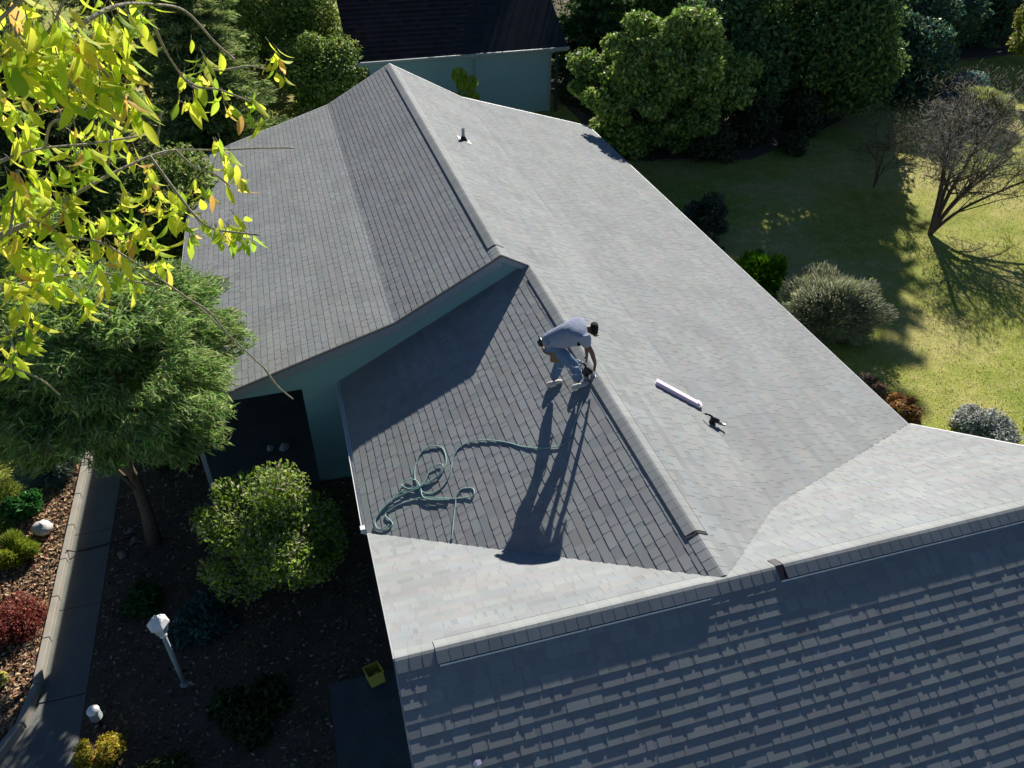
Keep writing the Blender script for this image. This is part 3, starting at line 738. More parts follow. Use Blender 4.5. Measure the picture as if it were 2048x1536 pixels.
# tool belt, pouch, knee pad
mb = MB(); ax = (waist - hipc).normalized(); e1 = side; e2 = ax.cross(e1)
bc = hipc + Vector((.03, 0, -.10)) 
ring = [bc + e1 * math.cos(a) * .17 + Vector((.93, -.26, .25)).normalized() * math.sin(a) * .165 for a in np.linspace(0, 2 * math.pi, 17)]
mb.tube(ring, .028, 6); belt = mb.build('tool_belt', M_TAN, man, smooth=True)
mb = MB(); mb.box(bc - e1 * .19 + Vector((.03, 0, -.05)), (.16, .08, .19), Matrix.Rotation(.2, 3, 'Y')); mb.build('pouch', M_TAN, belt, bevel=.02)
mb = MB(); mb.box(bc + e1 * .19 + Vector((.02, 0, -.05)), (.14, .08, .18)); mb.build('pouch', M_TAN, belt, bevel=.02)
mb = MB(); mb.box(bc - fw * .20 + Vector((0, 0, .08)), (.07, .12, .11), Matrix.Rotation(.5, 3, 'Y')); mb.build('pouch', M_BLACK, belt, bevel=.015)
for kk in (lk, rk):
    mb = MB(); kd = Vector((.8, -.5, .3)).normalized()
    for dz in (-.07, .07): mb.tube([kk + Vector((0, 0, dz)) + (e1 * math.cos(a) + fw * math.sin(a)) * .092 for a in np.linspace(0, 2 * math.pi, 13)], .010, 5)
    mb.lathe([(.01, .10), (.045, .09), (.06, .06), (.06, .04)], kk, 10, axis=tuple(fw)); mb.build('knee_pad', M_KNEE, man, smooth=True)

# ---------------------------------------------------------- nail guns, carton, hose, scraps
M_GUNM = mat('gun_metal', (.35, .36, .37), .35, .5, metal=.6, var=.1)
def nail_gun(base, ang, tilt, label, group=None):
    root = empty('nail_gun', base, label, 'nail gun', group)
    Rm = Matrix.Rotation(ang, 3, 'Z') @ Matrix.Rotation(tilt, 3, 'Y'); b = Vector(base)
    T = lambda x, y, z: b + Rm @ Vector((x, y, z))
    mb = MB(); mb.lathe([(.03, 0), (.04, .01), (.042, .13), (.036, .15), (.02, .155)], T(-.08, 0, .05), 12, axis=tuple(Rm @ Vector((1, 0, .25)))); mb.build('body', M_BLACK, root, smooth=True)
    mb = MB(); mb.tube([T(.02, 0, .07), T(.06, 0, .12), T(.12, 0, .14), T(.17, 0, .13)], [.022, .02, .018, .02], 8); mb.build('handle', M_BLACK, root, smooth=True)
    mb = MB(); mb.lathe([(.055, -.03), (.058, -.02), (.058, .02), (.055, .03)], T(.03, 0, .0), 14, axis=tuple(Rm @ Vector((0, 1, 0)))); mb.build('coil_magazine', M_BLACK, root, smooth=True)
    mb = MB(); mb.tube([T(-.08, 0, .045), T(-.19, 0, .02)], [.014, .011], 8); mb.box(T(-.13, 0, .02), (.12, .025, .04), Rm); mb.build('nose', M_GUNM, root)
    mb = MB(); mb.box(T(.04, 0, .045), (.05, .012, .03), Rm); mb.build('trigger', M_GUNM, root)
    mb = MB(); mb.lathe([(.01, 0), (.012, .03)], T(.17, 0, .13), 8, axis=tuple(Rm @ Vector((1, 0, 0)))); mb.build('air_fitting', M_GUNM, root)
    return root
nail_gun(on_nl(4.0, 9.60, .06) , 2.2, -.15, 'black nail gun held down on the ridge by the bending worker')
nail_gun(on_r(6.08, 8.93, .045), -.75 + math.pi, .0, 'black nail gun lying on the open right slope below the white carton')
M_CARD = mat('white_carton', (.84, .70, .84), .8, .2, var=.05, scale=9)
cr = empty('carton', on_r(5.68, 9.62), 'long narrow white carton lying on the open right slope', 'carton')
dd = (on_r(6.05, 9.39) - on_r(5.31, 9.82)); u_ = dd.normalized(); nR = Vector((S1, 0, 1)).normalized(); v_ = nR.cross(u_); Rc = Matrix((u_, v_, nR)).transposed()
mb = MB(); mb.box(on_r(5.68, 9.605) + nR * .042, (.86, .13, .065), Rc); mb.build('box', M_CARD, cr, bevel=.004)
mb = MB(); mb.box(on_r(5.66, 9.617) + nR * .078, (.80, .135, .004), Rc); mb.box(on_r(6.02, 9.42) + nR * .082, (.10, .15, .004), Rc @ Matrix.Rotation(.25, 3, 'Y')); mb.build('flap', M_CARD, cr)
M_HOSE = mat('teal_hose', (.26, .42, .38), .5, .35, var=.12, scale=4)
def pl(px, py, lift=.02):
    d = fwd * F + right * (px - 1024) - up * (py - 768); n = Vector((-S1, 0, 1)); c = ZR2 - S1 * XR2
    t = (c - n.dot(Vector((0, 0, GZ)))) / n.dot(d); return Vector((0, 0, GZ)) + d * t + n.normalized() * lift
hose1 = [(1168, 800), (1150, 850), (1135, 885), (1100, 897), (1050, 895), (1010, 885), (960, 882), (925, 892), (908, 915), (902, 945), (888, 972), (862, 988), (838, 978), (830, 945), (840, 912), (862, 894), (886, 898), (893, 925),
         (882, 950), (858, 968), (828, 975), (800, 988), (775, 1012), (755, 1038), (750, 1058), (772, 1062), (786, 1048), (772, 1030), (795, 1012), (830, 1000), (852, 996), (900, 998), (925, 997), (948, 992), (946, 978), (925, 979), (914, 992), (912, 1006), (908, 1040), (906, 1074)]
hose2 = [(900, 1001), (852, 999), (842, 975), (832, 962), (812, 963), (806, 973), (825, 980), (850, 970), (875, 955), (888, 935), (880, 930), (862, 938), (856, 955), (845, 975), (820, 985), (790, 1000), (765, 1022), (752, 1045), (760, 1060), (780, 1052)]
hr = empty('air_hose', pl(850, 990, 0), 'teal air hose lying in loose loops down the shingled left slope', 'hose')
mb = MB(); P_ = spline([pl(x, y, .013 + .008 * (i % 3 == 0)) for i, (x, y) in enumerate(hose1)], 6); mb.tube(P_, .0095, 7); mb.build('hose', M_HOSE, hr, smooth=True)
mb = MB(); P_ = spline([pl(x, y, .026 + .008 * (i % 2)) for i, (x, y) in enumerate(hose2)], 6); mb.tube(P_, .0095, 7); mb.build('hose', M_HOSE, hr, smooth=True)
mb = MB(); mb.tube([pl(906, 1070, .022), pl(905, 1080, .022)], .017, 8); mb.build('fitting', M_GUNM, hr)
s0 = Vector((.80, 4.13, ZR2 - SN * (Y3 - 4.13) + .012))
mb = MB()
mb.add([s0 + Vector(v) for v in ((-.05, -.01, 0), (.0, -.03, .01), (.05, -.02, .02), (.04, .02, .035), (-.01, .03, .03), (-.04, .015, .015))], [(0, 1, 5), (1, 2, 3), (1, 3, 4), (1, 4, 5)])
tag(mb.build('paper_scrap', M_CARD), 'small white scrap of paper on the dark shingles at the bottom edge', 'scrap')

# ============================================================ GARDEN LEFT
rt = empty('lamp_post', (-3.29, 9.02, 0), 'white lamp post with a faceted lantern in the dark left garden', 'lamp')
mb = MB(); mb.tube([(-3.29, 9.02, 0), (-3.29, 9.02, 1.42)], .042, 10); mb.build('pole', M_GREYP, rt, smooth=True)
mb = MB(); mb.lathe([(.085, 0), (.085, .03), (.05, .06), (.045, .1)], (-3.29, 9.02, 0), 10); mb.build('base', M_GREYP, rt)
mb = MB(); mb.lathe([(.045, 1.38), (.06, 1.40), (.06, 1.44), (.035, 1.46), (.08, 1.49), (.09, 1.51)], (-3.29, 9.02, 0), 12); mb.build('collar', M_WHITE, rt)
mb = MB(); mb.lathe([(.085, 1.51), (.135, 1.70), (.14, 1.70)], (-3.29, 9.02, 0), 6); mb.build('lantern_glass', mat('frosted_glass', (.75, .76, .76), .3, .5, var=.05), rt)
mb = MB()
for k in range(6):
    a = math.pi * k / 3; mb.tube([(-3.29 + .09 * math.cos(a), 9.02 + .09 * math.sin(a), 1.51), (-3.29 + .143 * math.cos(a), 9.02 + .143 * math.sin(a), 1.71)], .009, 5)
mb.build('lantern_frame', M_WHITE, rt)
mb = MB(); mb.lathe([(.175, 1.70), (.175, 1.725), (.12, 1.80), (.05, 1.85), (.025, 1.86), (.03, 1.89), (.008, 1.93)], (-3.29, 9.02, 0), 6); mb.build('lantern_cap', M_WHITE, rt)

lp = empty('garden_light', (-4.58, 8.62, 0), 'short garden light with a white cap and dark louvres above the yellow bush', 'garden light')
mb = MB(); mb.tube([(-4.58, 8.62, 0), (-4.58, 8.62, .3)], .03, 8); mb.build('stake', M_BLACK, lp)
mb = MB()
for k in range(4): mb.lathe([(.05, .24 + .05 * k), (.095, .25 + .05 * k), (.095, .262 + .05 * k), (.05, .275 + .05 * k)], (-4.58, 8.62, 0), 12)
mb.build('louvre', M_GREYP, lp)
mb = MB(); mb.lathe([(.10, .44), (.10, .455), (.075, .49), (.04, .51), (.01, .515)], (-4.58, 8.62, 0), 12); mb.build('cap', M_WHITE, lp, smooth=True)

M_YEL = mat('yellow_plastic', (.52, .43, .07), .5, .3, var=.15)
bk = empty('bucket', (-.14, 8.1, .075), 'yellow plastic crate tipped beside the roof edge at ground level', 'crate')
Rb = Matrix.Rotation(.25, 3, 'Z') @ Matrix.Rotation(-.35, 3, 'X')
mb = MB(); c0 = Vector((-.12, 8.15, .26)); kz = .72
for cx, cy, cz, sx, sy, sz in ((0, 0, -.15, .34, .42, .015), (-.17, 0, 0, .015, .42, .3), (.17, 0, 0, .015, .42, .3), (0, -.21, 0, .34, .015, .3), (0, .21, 0, .34, .015, .3)): mb.box(c0 + Rb @ Vector((cx, cy, cz)) * kz, (sx * kz, sy * kz, sz * kz), Rb)
bk.name = 'crate'; mb.build('bin', M_YEL, bk, bevel=.006)
mb = MB()
for cx, cy, sx, sy in ((-.185, 0, .03, .46), (.185, 0, .03, .46), (0, -.225, .40, .03), (0, .225, .40, .03)): mb.box(c0 + Rb @ Vector((cx, cy, .15)) * kz, (sx * kz, sy * kz, .02), Rb)
mb.build('rim', M_YEL, bk, bevel=.006)
mb = MB(); mb.lathe([(.06, -.05), (.07, 0), (.05, .04), (.02, .05)], c0 + Rb @ Vector((.04, .03, -.05)), 12); mb.build('tape_roll', M_YEL, bk, smooth=True)

def rock(loc, r, label, col=(.38, .36, .35), seed=0, name='stone', group=None, sq=.65):
    bm = np.random.RandomState(seed); mb = MB(); n, m_ = 14, 9; vs = []
    for i in range(m_ + 1):
        th = math.pi * i / m_
        for k in range(n):
            a = 2 * math.pi * k / n; rr = r * (1 + .10 * math.sin(2 * a + seed) + .07 * math.sin(3 * a + 2 * th + seed) + .05 * bm.normal())
            vs.append((loc[0] + rr * math.sin(th) * math.cos(a), loc[1] + rr * math.sin(th) * math.sin(a), loc[2] + rr * sq * math.cos(th)))
    mb.add(vs, [(i * n + k, i * n + (k + 1) % n, (i + 1) * n + (k + 1) % n, (i + 1) * n + k) for i in range(m_) for k in range(n)])
    o = mb.build(name, mat('stone_grey', col, .9, .2, var=.3, scale=9, bump=.4, bscale=25), smooth=True)
    return tag(o, label, 'stone', group)
rock((-6.18, 13.35, .28), .20, 'rounded pale grey boulder on the bark mulch by the lime tuft', (.5, .48, .47), 3)
rock((-1.62, 14.7, .2), .09, 'small pale stone on the porch floor, left of the two', (.42, .42, .4), 5, group='pale stones on the porch floor')
rock((-1.30, 14.65, .2), .12, 'larger pale stone on the porch floor, right of the two', (.42, .42, .4), 6, group='pale stones on the porch floor')
for i, (px, py, r) in enumerate([(245, 1110, .1), (270, 1080, .08), (262, 1062, .07), (300, 1150, .06), (430, 1010, .07)]):
    p = atz(px, py, .06); rock((p.x, p.y, .07), r, ['dull brown stone nearest the middle of the path in the dark bed', 'flat stone behind the brown one in the dark bed', 'small stone farthest from the camera along the path edge', 'little dark stone nearest the trunk of the conifer', 'reddish stone beside the porch post'][i], (.2, .17, .14), 10 + i, group='stones in the dark bed')
# spot lamp at the left edge
sp = empty('spot_light', (-6.85, 11.75, .14), 'black garden spotlight on the sunlit mulch at the left edge', 'spotlight')
mb = MB(); mb.lathe([(.05, -.16), (.085, -.14), (.1, .12), (.11, .16), (.10, .16), (.09, .12)], (-6.85, 11.75, .36), 14, axis=(.9, .1, .25)); mb.build('housing', M_BLACK, sp, smooth=True)
mb = MB(); mb.tube([(-6.85, 11.75, .13), (-6.85, 11.75, .3)], .025, 8); mb.build('stake', M_BLACK, sp)
mb = MB(); mb.lathe([(.001, 0), (.085, 0), (.085, .012), (.001, .014)], (-6.71, 11.765, .40), 14, axis=(.9, .1, .25)); mb.build('lens', M_GREYP, sp)
# dark line across the path, built as a thin black pipe
p0, p1 = atz(136, 1102, .2), atz(240, 1080, .08)
mb = MB(); mb.tube(spline([(p0.x - .02, p0.y, .225), (p0.x + .2, p0.y + .08, .07), p1, (p1.x + .3, p1.y + .1, .06)], 5), .014, 6); tag(mb.build('drip_pipe', M_BLACK, smooth=True), 'thin black pipe crossing the shaded path from the kerb', 'pipe')

GRN = [(.03, .06, .015), (.05, .09, .02), (.07, .11, .03)]
# the rounded bush before the porch
shrub('round_bush', (-1.55, 11.0, .03), 1.36, 2.95, 42000, .085, [(.18, .30, .03), (.28, .42, .04), (.38, .50, .07), (.28, .34, .12), (.36, .35, .22)], 'large rounded green bush in front of the porch, lit on top', 'bush', seed=4, aspect=.5, n=80, cr=.27, lobes=[(0, 0, 1.25), (.3, .55, .85), (-.45, .25, .85), (.45, .1, .85), (.1, -.5, 1.05), (-.1, .4, .95)])
# conifer rising left of the porch on a bare trunk
CP = [(.24, .40, .09), (.32, .48, .13), (.42, .54, .17), (.17, .29, .08), (.36, .38, .20)]
def feather_tree(name, base, cen, rad, n, cr, nl, leaf, pal, label, trunk=.13, seed=1, group=None):
    root = empty(name, base, label, 'tree', group)
    cl = crown_clumps(cen, rad, n, cr, .45, .3, -.9, seed)
    tree_limbs(base, cl, (cen[0], cen[1], cen[2] + rad[2] * .8), trunk, 26, seed).build('trunk', M_BARK, root, smooth=True)
    P, d, idx = clump_points(cl, nl, .1)
    c = np.array(cen); o = unit(P - c + [0, 0, .2])
    A = unit(o * [1, 1, .3] + .5 * R_.normal(size=d.shape) + np.array([0, 0, -.1]))
    N = unit(np.array([0, 0, .5]) + .8 * R_.normal(size=d.shape))
    link('crown', leaf_mesh('crown', P, A, leaf * (.5 + R_.rand(len(P))), .15, colours(len(P), pal, None, .25), N), M_NEEDLE, root)
    return root
feather_tree('conifer_tree', (-4.02, 12.5, .03), (-3.9, 12.8, GZ - 8.12), (2.8, 2.4, 1.95), 400, .30, 125000, .18, CP, 'broad feathery conifer on a bare trunk, left of the porch', seed=5)
feather_tree('feathery_tree', (-7.6, 17.8, 0), (-7.5, 17.6, 3.3), (2.7, 2.5, 2.5), 240, .36, 70000, .2, CP, 'feathery green tree at the left edge behind the yellow leaves', seed=6)
# plants of the sunlit bed
shrub('flower_plant', (-6.28, 10.95, .14), .62, .42, 9000, .06, [(.22, .04, .03), (.30, .07, .05), (.16, .03, .03), (.32, .14, .08)], 'dark red heather mound spreading to the kerb', 'plant', seed=8, n=34, aspect=.4)
shrub('tuft', (-6.62, 12.75, .14), .42, .42, 9000, .16, [(.28, .34, .03), (.36, .40, .05), (.20, .28, .03)], 'bright lime feathery tuft on the mulch bed', 'plant', seed=9, n=14, spiky=1, aspect=.1)
shrub('leafy_plant', (-6.62, 14.1, .1), .38, .6, 3200, .15, [(.03, .12, .02), (.04, .16, .03), (.06, .2, .04)], 'dark glossy green plant beside the lawn, behind the boulder', 'plant', seed=10, n=14)
shrub('silver_plant', (-6.28, 15.2, .1), .55, .6, 6000, .28, [(.22, .29, .22), (.30, .36, .28), (.15, .22, .15)], 'silvery spiky plant where the bed meets the conifer shade', 'plant', seed=11, n=16, spiky=1, aspect=.09)
shrub('flower_plant', (-7.25, 13.4, .1), .38, .3, 3200, .06, [(.38, .09, .03), (.45, .16, .05), (.28, .2, .05)], 'orange red ground plant at the left edge behind the lime tuft', 'plant', seed=12, n=12)
shrub('flower_plant', (-6.42, 9.75, .14), .24, .22, 500, .12, [(.55, .50, .08), (.62, .60, .2), (.25, .3, .06)], 'pale yellow flowers low on the bed at the left edge', 'plant', seed=13, n=8)
shrub('yellow_bush', (-4.52, 7.95, .03), .45, .45, 6500, .06, [(.42, .34, .03), (.50, .42, .05), (.33, .34, .04), (.40, .22, .04)], 'golden yellow bush cut by the bottom edge', 'bush', seed=14, n=22)
shrub('low_plant', (-4.05, 10.95, .03), .45, .3, 2600, .1, [(.03, .10, .02), (.04, .12, .03)], 'low green plant in the dark bed behind the lamp', 'plant', seed=15, n=14)
shrub('low_plant', (-2.95, 10.15, .03), .6, .38, 2600, .16, [(.05, .12, .10), (.07, .15, .12)], 'blue green leafy clump right of the white lamp', 'plant', seed=16, n=14, aspect=.35)
shrub('low_plant', (-2.2, 8.2, .03), .7, .3, 2600, .12, GRN, 'low dark ground plant between lamp and house', 'plant', seed=17, n=16)
shrub('low_plant', (-3.6, 7.1, .03), .6, .25, 2200, .12, GRN, 'low dark ground plant right of the golden bush', 'plant', seed=18, n=16)
shrub('low_plant', (-3.7, 15.2, .03), .6, .5, 2600, .12, GRN, 'dark plant under the conifer beside the path', 'plant', seed=19, n=16)

# ============================================================ GARDEN RIGHT
shrub('grassy_plant', (13.2, 18.3, 0), .95, 1.15, 14000, .34, [(.13, .30, .01), (.18, .38, .015), (.09, .22, .01)], 'bright green grassy plant just beyond the right eave', 'plant', seed=21, n=30, spiky=1, aspect=.12)
shrub('lavender_bush', (13.75, 15.8, 0), 1.7, 1.75, 52000, .13, [(.28, .32, .17), (.36, .38, .22), (.20, .24, .11), (.42, .38, .32)], 'big grey green mounded bush with lavender tips beside the roof', 'bush', seed=22, n=80, cr=.22, spiky=1, aspect=.16)
shrub('rust_plant', (13.4, 11.85, 0), .50, .6, 5000, .12, [(.36, .18, .05), (.28, .12, .05), (.40, .26, .10)], 'rusty orange plant by the right corner of the eave', 'plant', seed=23, n=16)
shrub('rust_plant', (13.1, 12.9, 0), .36, .5, 2200, .12, [(.30, .17, .12), (.12, .12, .06), (.35, .24, .2)], 'small pinkish brown plant left of the rusty one', 'plant', seed=24, n=12)
shrub('white_flower_bush', (14.9, 10.9, 0), .8, .4, 15000, .07, [(.62, .62, .60), (.50, .52, .48), (.10, .13, .08), (.3, .33, .28)], 'low bush covered in white flowers beyond the right corner', 'bush', seed=25, n=34)
shrub('white_flower_bush', (16.6, 10.35, 0), .8, .5, 8000, .07, [(.30, .36, .26), (.45, .46, .4), (.10, .14, .08)], 'paler trailing part of the flower bed at the right edge', 'bush', seed=26, n=20)
shrub('dark_shrub', (12.9, 21.9, 0), .75, 1.9, 8000, .1, [(.04, .07, .03), (.07, .10, .05), (.18, .18, .14)], 'dark upright shrub with pale tips beside the eave', 'shrub', seed=27, n=26)
shrub('dark_shrub', (12.2, 20.2, 0), .6, 1.2, 5000, .1, [(.04, .07, .03), (.06, .09, .04), (.14, .15, .1)], 'dark low shrub hugging the eave before the upright one', 'shrub', seed=28, n=18)
shrub('pale_shrub', (13.9, 19.6, 0), .4, .6, 2500, .1, [(.20, .19, .15), (.12, .14, .09)], 'small dull grey shrub behind the bright grassy plant', 'shrub', seed=29, n=10)
BL = [(.16, .27, .04), (.24, .36, .06), (.34, .44, .10), (.42, .48, .16), (.10, .17, .04)]
broad_tree('broadleaf_tree', (14.2, 29.5, 0), (14.45, 29.5, 3.4), (3.5, 3.3, 2.85), 210, .50, 80000, .2, BL, 'rounded broadleaf tree with sunlit yellow green top behind the right eave', seed=31, trunk=.2, hollow=.35, shell=.25, limbs=40, lobes=[(.4, 1.0, 2.0), (-2.3, -.3, 1.6), (2.2, -.4, 1.7), (-.2, -.9, 2.3), (1.2, .3, 1.7), (-1.1, .4, 1.6), (-.9, -2.0, 1.6), (1.3, -2.0, 1.7)])
# multi stemmed grey twiggy tree on the sunlit lawn
def twig_tree(name, base, stems, label, nl, pal, leaf, seed):
    rs = random.Random(seed); root = empty(name, base, label, 'tree'); b = Vector(base); mb = MB(); tips = []
    for (dx, dy, dz, r) in stems:
        e = b + Vector((dx, dy, dz)); P0 = spline([b, b.lerp(e, .4) + Vector((-.12 * dx, -.12 * dy, .06 * dz)), e], 5)
        mb.tube(P0, [r * (1 - .6 * i / 10) for i in range(11)], 7)
        for _ in range(7):
            s = P0[rs.randrange(4, 11)]; q_ = s + Vector((rs.gauss(dx * .25, .8), rs.gauss(dy * .25, .8), abs(rs.gauss(.9, .5))))
            mb.tube([s, s.lerp(q_, .5) + Vector((0, 0, .1)), q_], [r * .35, r * .22, .012], 5)
            for _ in range(5):
                t = s.lerp(q_, rs.uniform(.4, 1)); z_ = t + Vector((rs.gauss(0, .45), rs.gauss(0, .45), abs(rs.gauss(.25, .3)))); mb.tube([t, z_], [.012, .005], 4, cap=False); tips.append(z_); tips.append(t.lerp(z_, .5))
    mb.build('trunk', M_BARK, root, smooth=True)
    T = np.array([tuple(t) for t in tips]); idx = R_.randint(0, len(T), nl)
    P = T[idx] + R_.normal(size=(nl, 3)) * [.24, .24, .18]
    A = unit(R_.normal(size=(nl, 3)) + [0, 0, .6])
    link('crown', leaf_mesh('crown', P, A, leaf * (.5 + R_.rand(nl)), .10, colours(nl, pal, None, .25)), M_NEEDLE, root)
    return root
twig_tree('twiggy_tree', (20.9, 20.2, 0), [(-.1, .4, 3.0, .09), (1.7, .9, 2.9, .09), (2.7, .3, 2.5, .08), (3.6, -.5, 2.1, .07), (1.6, 2.4, 3.3, .1), (4.4, 1.6, 2.6, .08), (3.0, 3.0, 3.0, .08)],
          'grey twiggy tree with several stems rising from the lawn at right', 13000, [(.15, .145, .14), (.20, .19, .19), (.11, .10, .10), (.17, .18, .10)], .17, 3)
twig_tree('young_tree', (21.6, 24.3, 0), [(.25, .2, 1.9, .045), (.5, -.3, 1.5, .03), (-.3, .1, 1.6, .03)],
          'slender young tree with a small crown at the edge of the sunlit lawn', 2600, [(.26, .24, .2), (.16, .16, .1)], .14, 6)
shrub('pale_shrub', (31.0, 29.3, 0), 1.3, 1.6, 9000, .3, [(.42, .44, .18), (.34, .38, .12)], 'pale yellow feathery shrub behind the twiggy tree', 'shrub', seed=33, n=20, spiky=1, aspect=.12)
shrub('blue_shrub', (31.5, 31.2, 0), 1.4, 1.5, 7000, .2, [(.12, .24, .22), (.16, .28, .25)], 'blue green shrub behind the pale yellow one', 'shrub', seed=34, n=20)
broad_tree('yellow_tree', (37.5, 32.5, 0), (37.5, 32.5, 3.6), (3.0, 2.6, 2.0), 50, .6, 30000, .16, [(.26, .30, .05), (.34, .36, .08), (.16, .2, .04)], 'yellow green tree in the top right corner', seed=35, trunk=.14)

# ============================================================ BACKGROUND
DK = [(.06, .13, .05), (.09, .18, .06), (.15, .24, .08)]
DK2 = [(.08, .16, .05), (.13, .22, .06), (.24, .32, .08)]
bgt = [  # x, y, h, r, kind, seed
    (19.0, 32.0, 5.5, 2.2, 'b'), (22.0, 33.4, 10.8, 3.3, 'b'), (27.0, 37.2, 15.0, 4.2, 'c'), (29.0, 40.5, 15, 3.2, 'c'), (15.4, 39.5, 7.5, 2.6, 'c'), (19.8, 42.5, 8.5, 3.6, 'b'),
    (35.0, 47.0, 9.0, 3.2, 'c'), (40.5, 47.5, 7.5, 3.2, 'b'), (46.0, 48.0, 7.5, 3.4, 'b'), (24.6, 31.8, 5.6, 2.0, 'b'), (34.0, 39.5, 4.0, 1.4, 'c'), (52, 46, 9, 3.5, 'c'),
    (24.5, 49.0, 11, 4, 'c'), (15.0, 49.0, 11, 4, 'b'), (33, 50, 14, 4, 'b'), (41, 56, 11, 4, 'c'), (48, 55, 10, 4.5, 'b'), (56, 52, 10, 4.5, 'b'), (37.5, 52, 10, 4, 'b')]
lab = ['small dark bushy tree right of the round sunlit tree', 'dark bushy tree shading the lawn, nearest the lawn', 'tall dark conifer behind the shaded lawn', 'tallest dark conifer at the top of the shaded lawn', 'dark conifer beside the far shed roof',
       'big dark broadleaf tree at the top edge', 'dark conifer above the twiggy tree', 'dark conifer left of the yellow green tree', 'dark bushy tree behind the yellow green tree', 'small dark tree between the conifers and lawn', 'small narrow conifer beside the blue green shrub', 'conifer in the far top right corner',
       'far conifer in the back row, middle', 'far broadleaf tree in the back row, behind the shed', 'far broadleaf tree in the back row, right of the middle', 'far conifer in the back row, right', 'far bushy tree in the back row, near the right edge', 'far bushy tree in the back row, at the right edge', 'far bushy tree behind the blue green shrub']
for i, (x, y, h, r, k) in enumerate(bgt):
    big = i < 10; nl = 26000 if big else 12000
    if k == 'c': conifer('dark_conifer', (x, y, 0), h, r, nl, DK, lab[i], 'dark trees along the back of the garden', 40 + i, leaf=.38, tiers=13, whorl=9, trunk=.2)
    else: broad_tree('dark_tree', (x, y, 0), (x, y, h * .55), (r, r, h * .45), 46, 1.0, nl, .24, DK2 if i % 2 else DK, lab[i], group='dark trees along the back of the garden', seed=40 + i, trunk=.22, limbs=8, low=-1)
us = [(14.6, 30.2, 1.3), (17.0, 28.8, 1.0), (19.6, 30.4, 1.2), (22.4, 30.6, 1.1), (24.3, 33.6, 1.4), (28.0, 35.0, 1.5), (30.6, 36.2, 1.4), (18.4, 35.5, 1.7), (23.3, 37.0, 1.7), (15.2, 34.2, 1.6), (32.5, 41.5, 1.8), (27.0, 40.0, 1.8), (14.6, 36.8, 1.5), (20.5, 28.3, .6)]
ul = ['beside the round sunlit tree', 'in front of the round tree, nearest the lawn', 'left of the dotted light on the lawn', 'at the back edge of the lawn, middle', 'behind the shaded lawn, under the tall conifer', 'between the two tall conifers', 'left of the blue green shrub', 'in the dark behind the bushy trees', 'in the dark under the second row', 'between shed and round tree', 'at the far end of the lawn', 'under the tallest conifer', 'at the right end of the far shed', 'smallest and reddish, on the shaded lawn']
for i, (x, y, r) in enumerate(us):
    shrub('dark_shrub', (x, y, 0), r, r * 1.5, 6000, .2, [(.05, .10, .035), (.08, .13, .04), (.13, .11, .06), (.05, .06, .035)], 'dark undergrowth shrub ' + ul[i], 'shrub', 'dark shrubs at the back of the garden', seed=120 + i, n=22, cr=.36)
for i, (x, y, h, r) in enumerate([(36.5, 41, 5.5, 2.6), (41.5, 42, 6, 2.8), (46.5, 41, 6, 2.8), (51.5, 42, 6.5, 3.0), (29.2, 33.8, 4.0, 1.7), (31.6, 36.6, 5.2, 2.0), (34.8, 38.4, 5.4, 2.2)]):
    broad_tree('dark_tree', (x, y, 0), (x, y, h * .5), (r, r, h * .5), 40, .9, 16000, .24, [(.06, .14, .10), (.08, .17, .10), (.15, .22, .09)], 'dark blue green bushy tree along the top right, ' + ['first from the left', 'second from the left', 'second from the right', 'last at the right edge', 'lowest and nearest the lawn', 'behind the lowest one', 'behind the blue green shrub'][i], group='dark trees along the back of the garden', seed=140 + i, trunk=.16, limbs=6)
sheet('woodland_soil', [(13.2, 29.5), (18.5, 28.2), (24, 30.8), (30, 34.5), (33, 38.5), (56, 39.5), (70, 75), (13.2, 75)], .05, M_SOIL, .1)
# left back
conifer('light_conifer', (-2.7, 30.7, 0), 9.8, 2.7, 70000, [(.24, .33, .09), (.32, .40, .14), (.38, .42, .17), (.16, .23, .07)], 'light green feathery conifer behind the left roof corner', None, 61, leaf=.26, tiers=17, whorl=10, trunk=.18)
bl = [(-7.6, 27.5, 9.0, 3.2, 'c'), (1.2, 41.5, 8.5, 2.5, 'b'), (-3.5, 37.5, 10, 2.8, 'b'), (-10.5, 35.0, 11, 3.2, 'b'), (-8.8, 21.5, 6.8, 3.0, 'c'), (-13.5, 27.0, 8, 3.0, 'b'), (-.5, 45.0, 12, 3.5, 'c'), (-6.5, 44.0, 12, 3.5, 'c'), (-15, 42, 12, 4, 'b'), (-9.0, 18.6, 5.0, 2.2, 'b'), (-3.9, 24.6, 3.4, 1.2, 'b'), (1.9, 36.6, 4.4, 1.7, 'b')]
labl = ['dark conifer left of the feathery one', 'leafy tree touching the left side of the far shed', 'dark tree behind the feathery conifer', 'dark tree at the left back', 'shorter conifer behind the yellow leaves', 'bushy tree at the far left', 'far conifer left of the shed roof', 'far conifer above the feathery one', 'far dark tree in the top left corner', 'small bushy tree at the left edge behind the broad conifer', 'dark shrub tree beside the shaded roof corner', 'low leafy tree hiding the left end of the far shed']
for i, (x, y, h, r, k) in enumerate(bl):
    if k == 'c': conifer('dark_conifer', (x, y, 0), h, r, 30000, [(.10, .15, .04), (.15, .20, .06), (.20, .25, .08)], labl[i], 'trees along the left of the house', 70 + i, leaf=.3, tiers=12, whorl=9)
    else: broad_tree('bushy_tree', (x, y, 0), (x, y, h * .55), (r, r, h * .46), 46, .75, 26000, .17, [(.11, .19, .04), (.18, .28, .05), (.28, .37, .08), (.38, .42, .12)], labl[i], group='trees along the left of the house', seed=70 + i, trunk=.15, limbs=8)
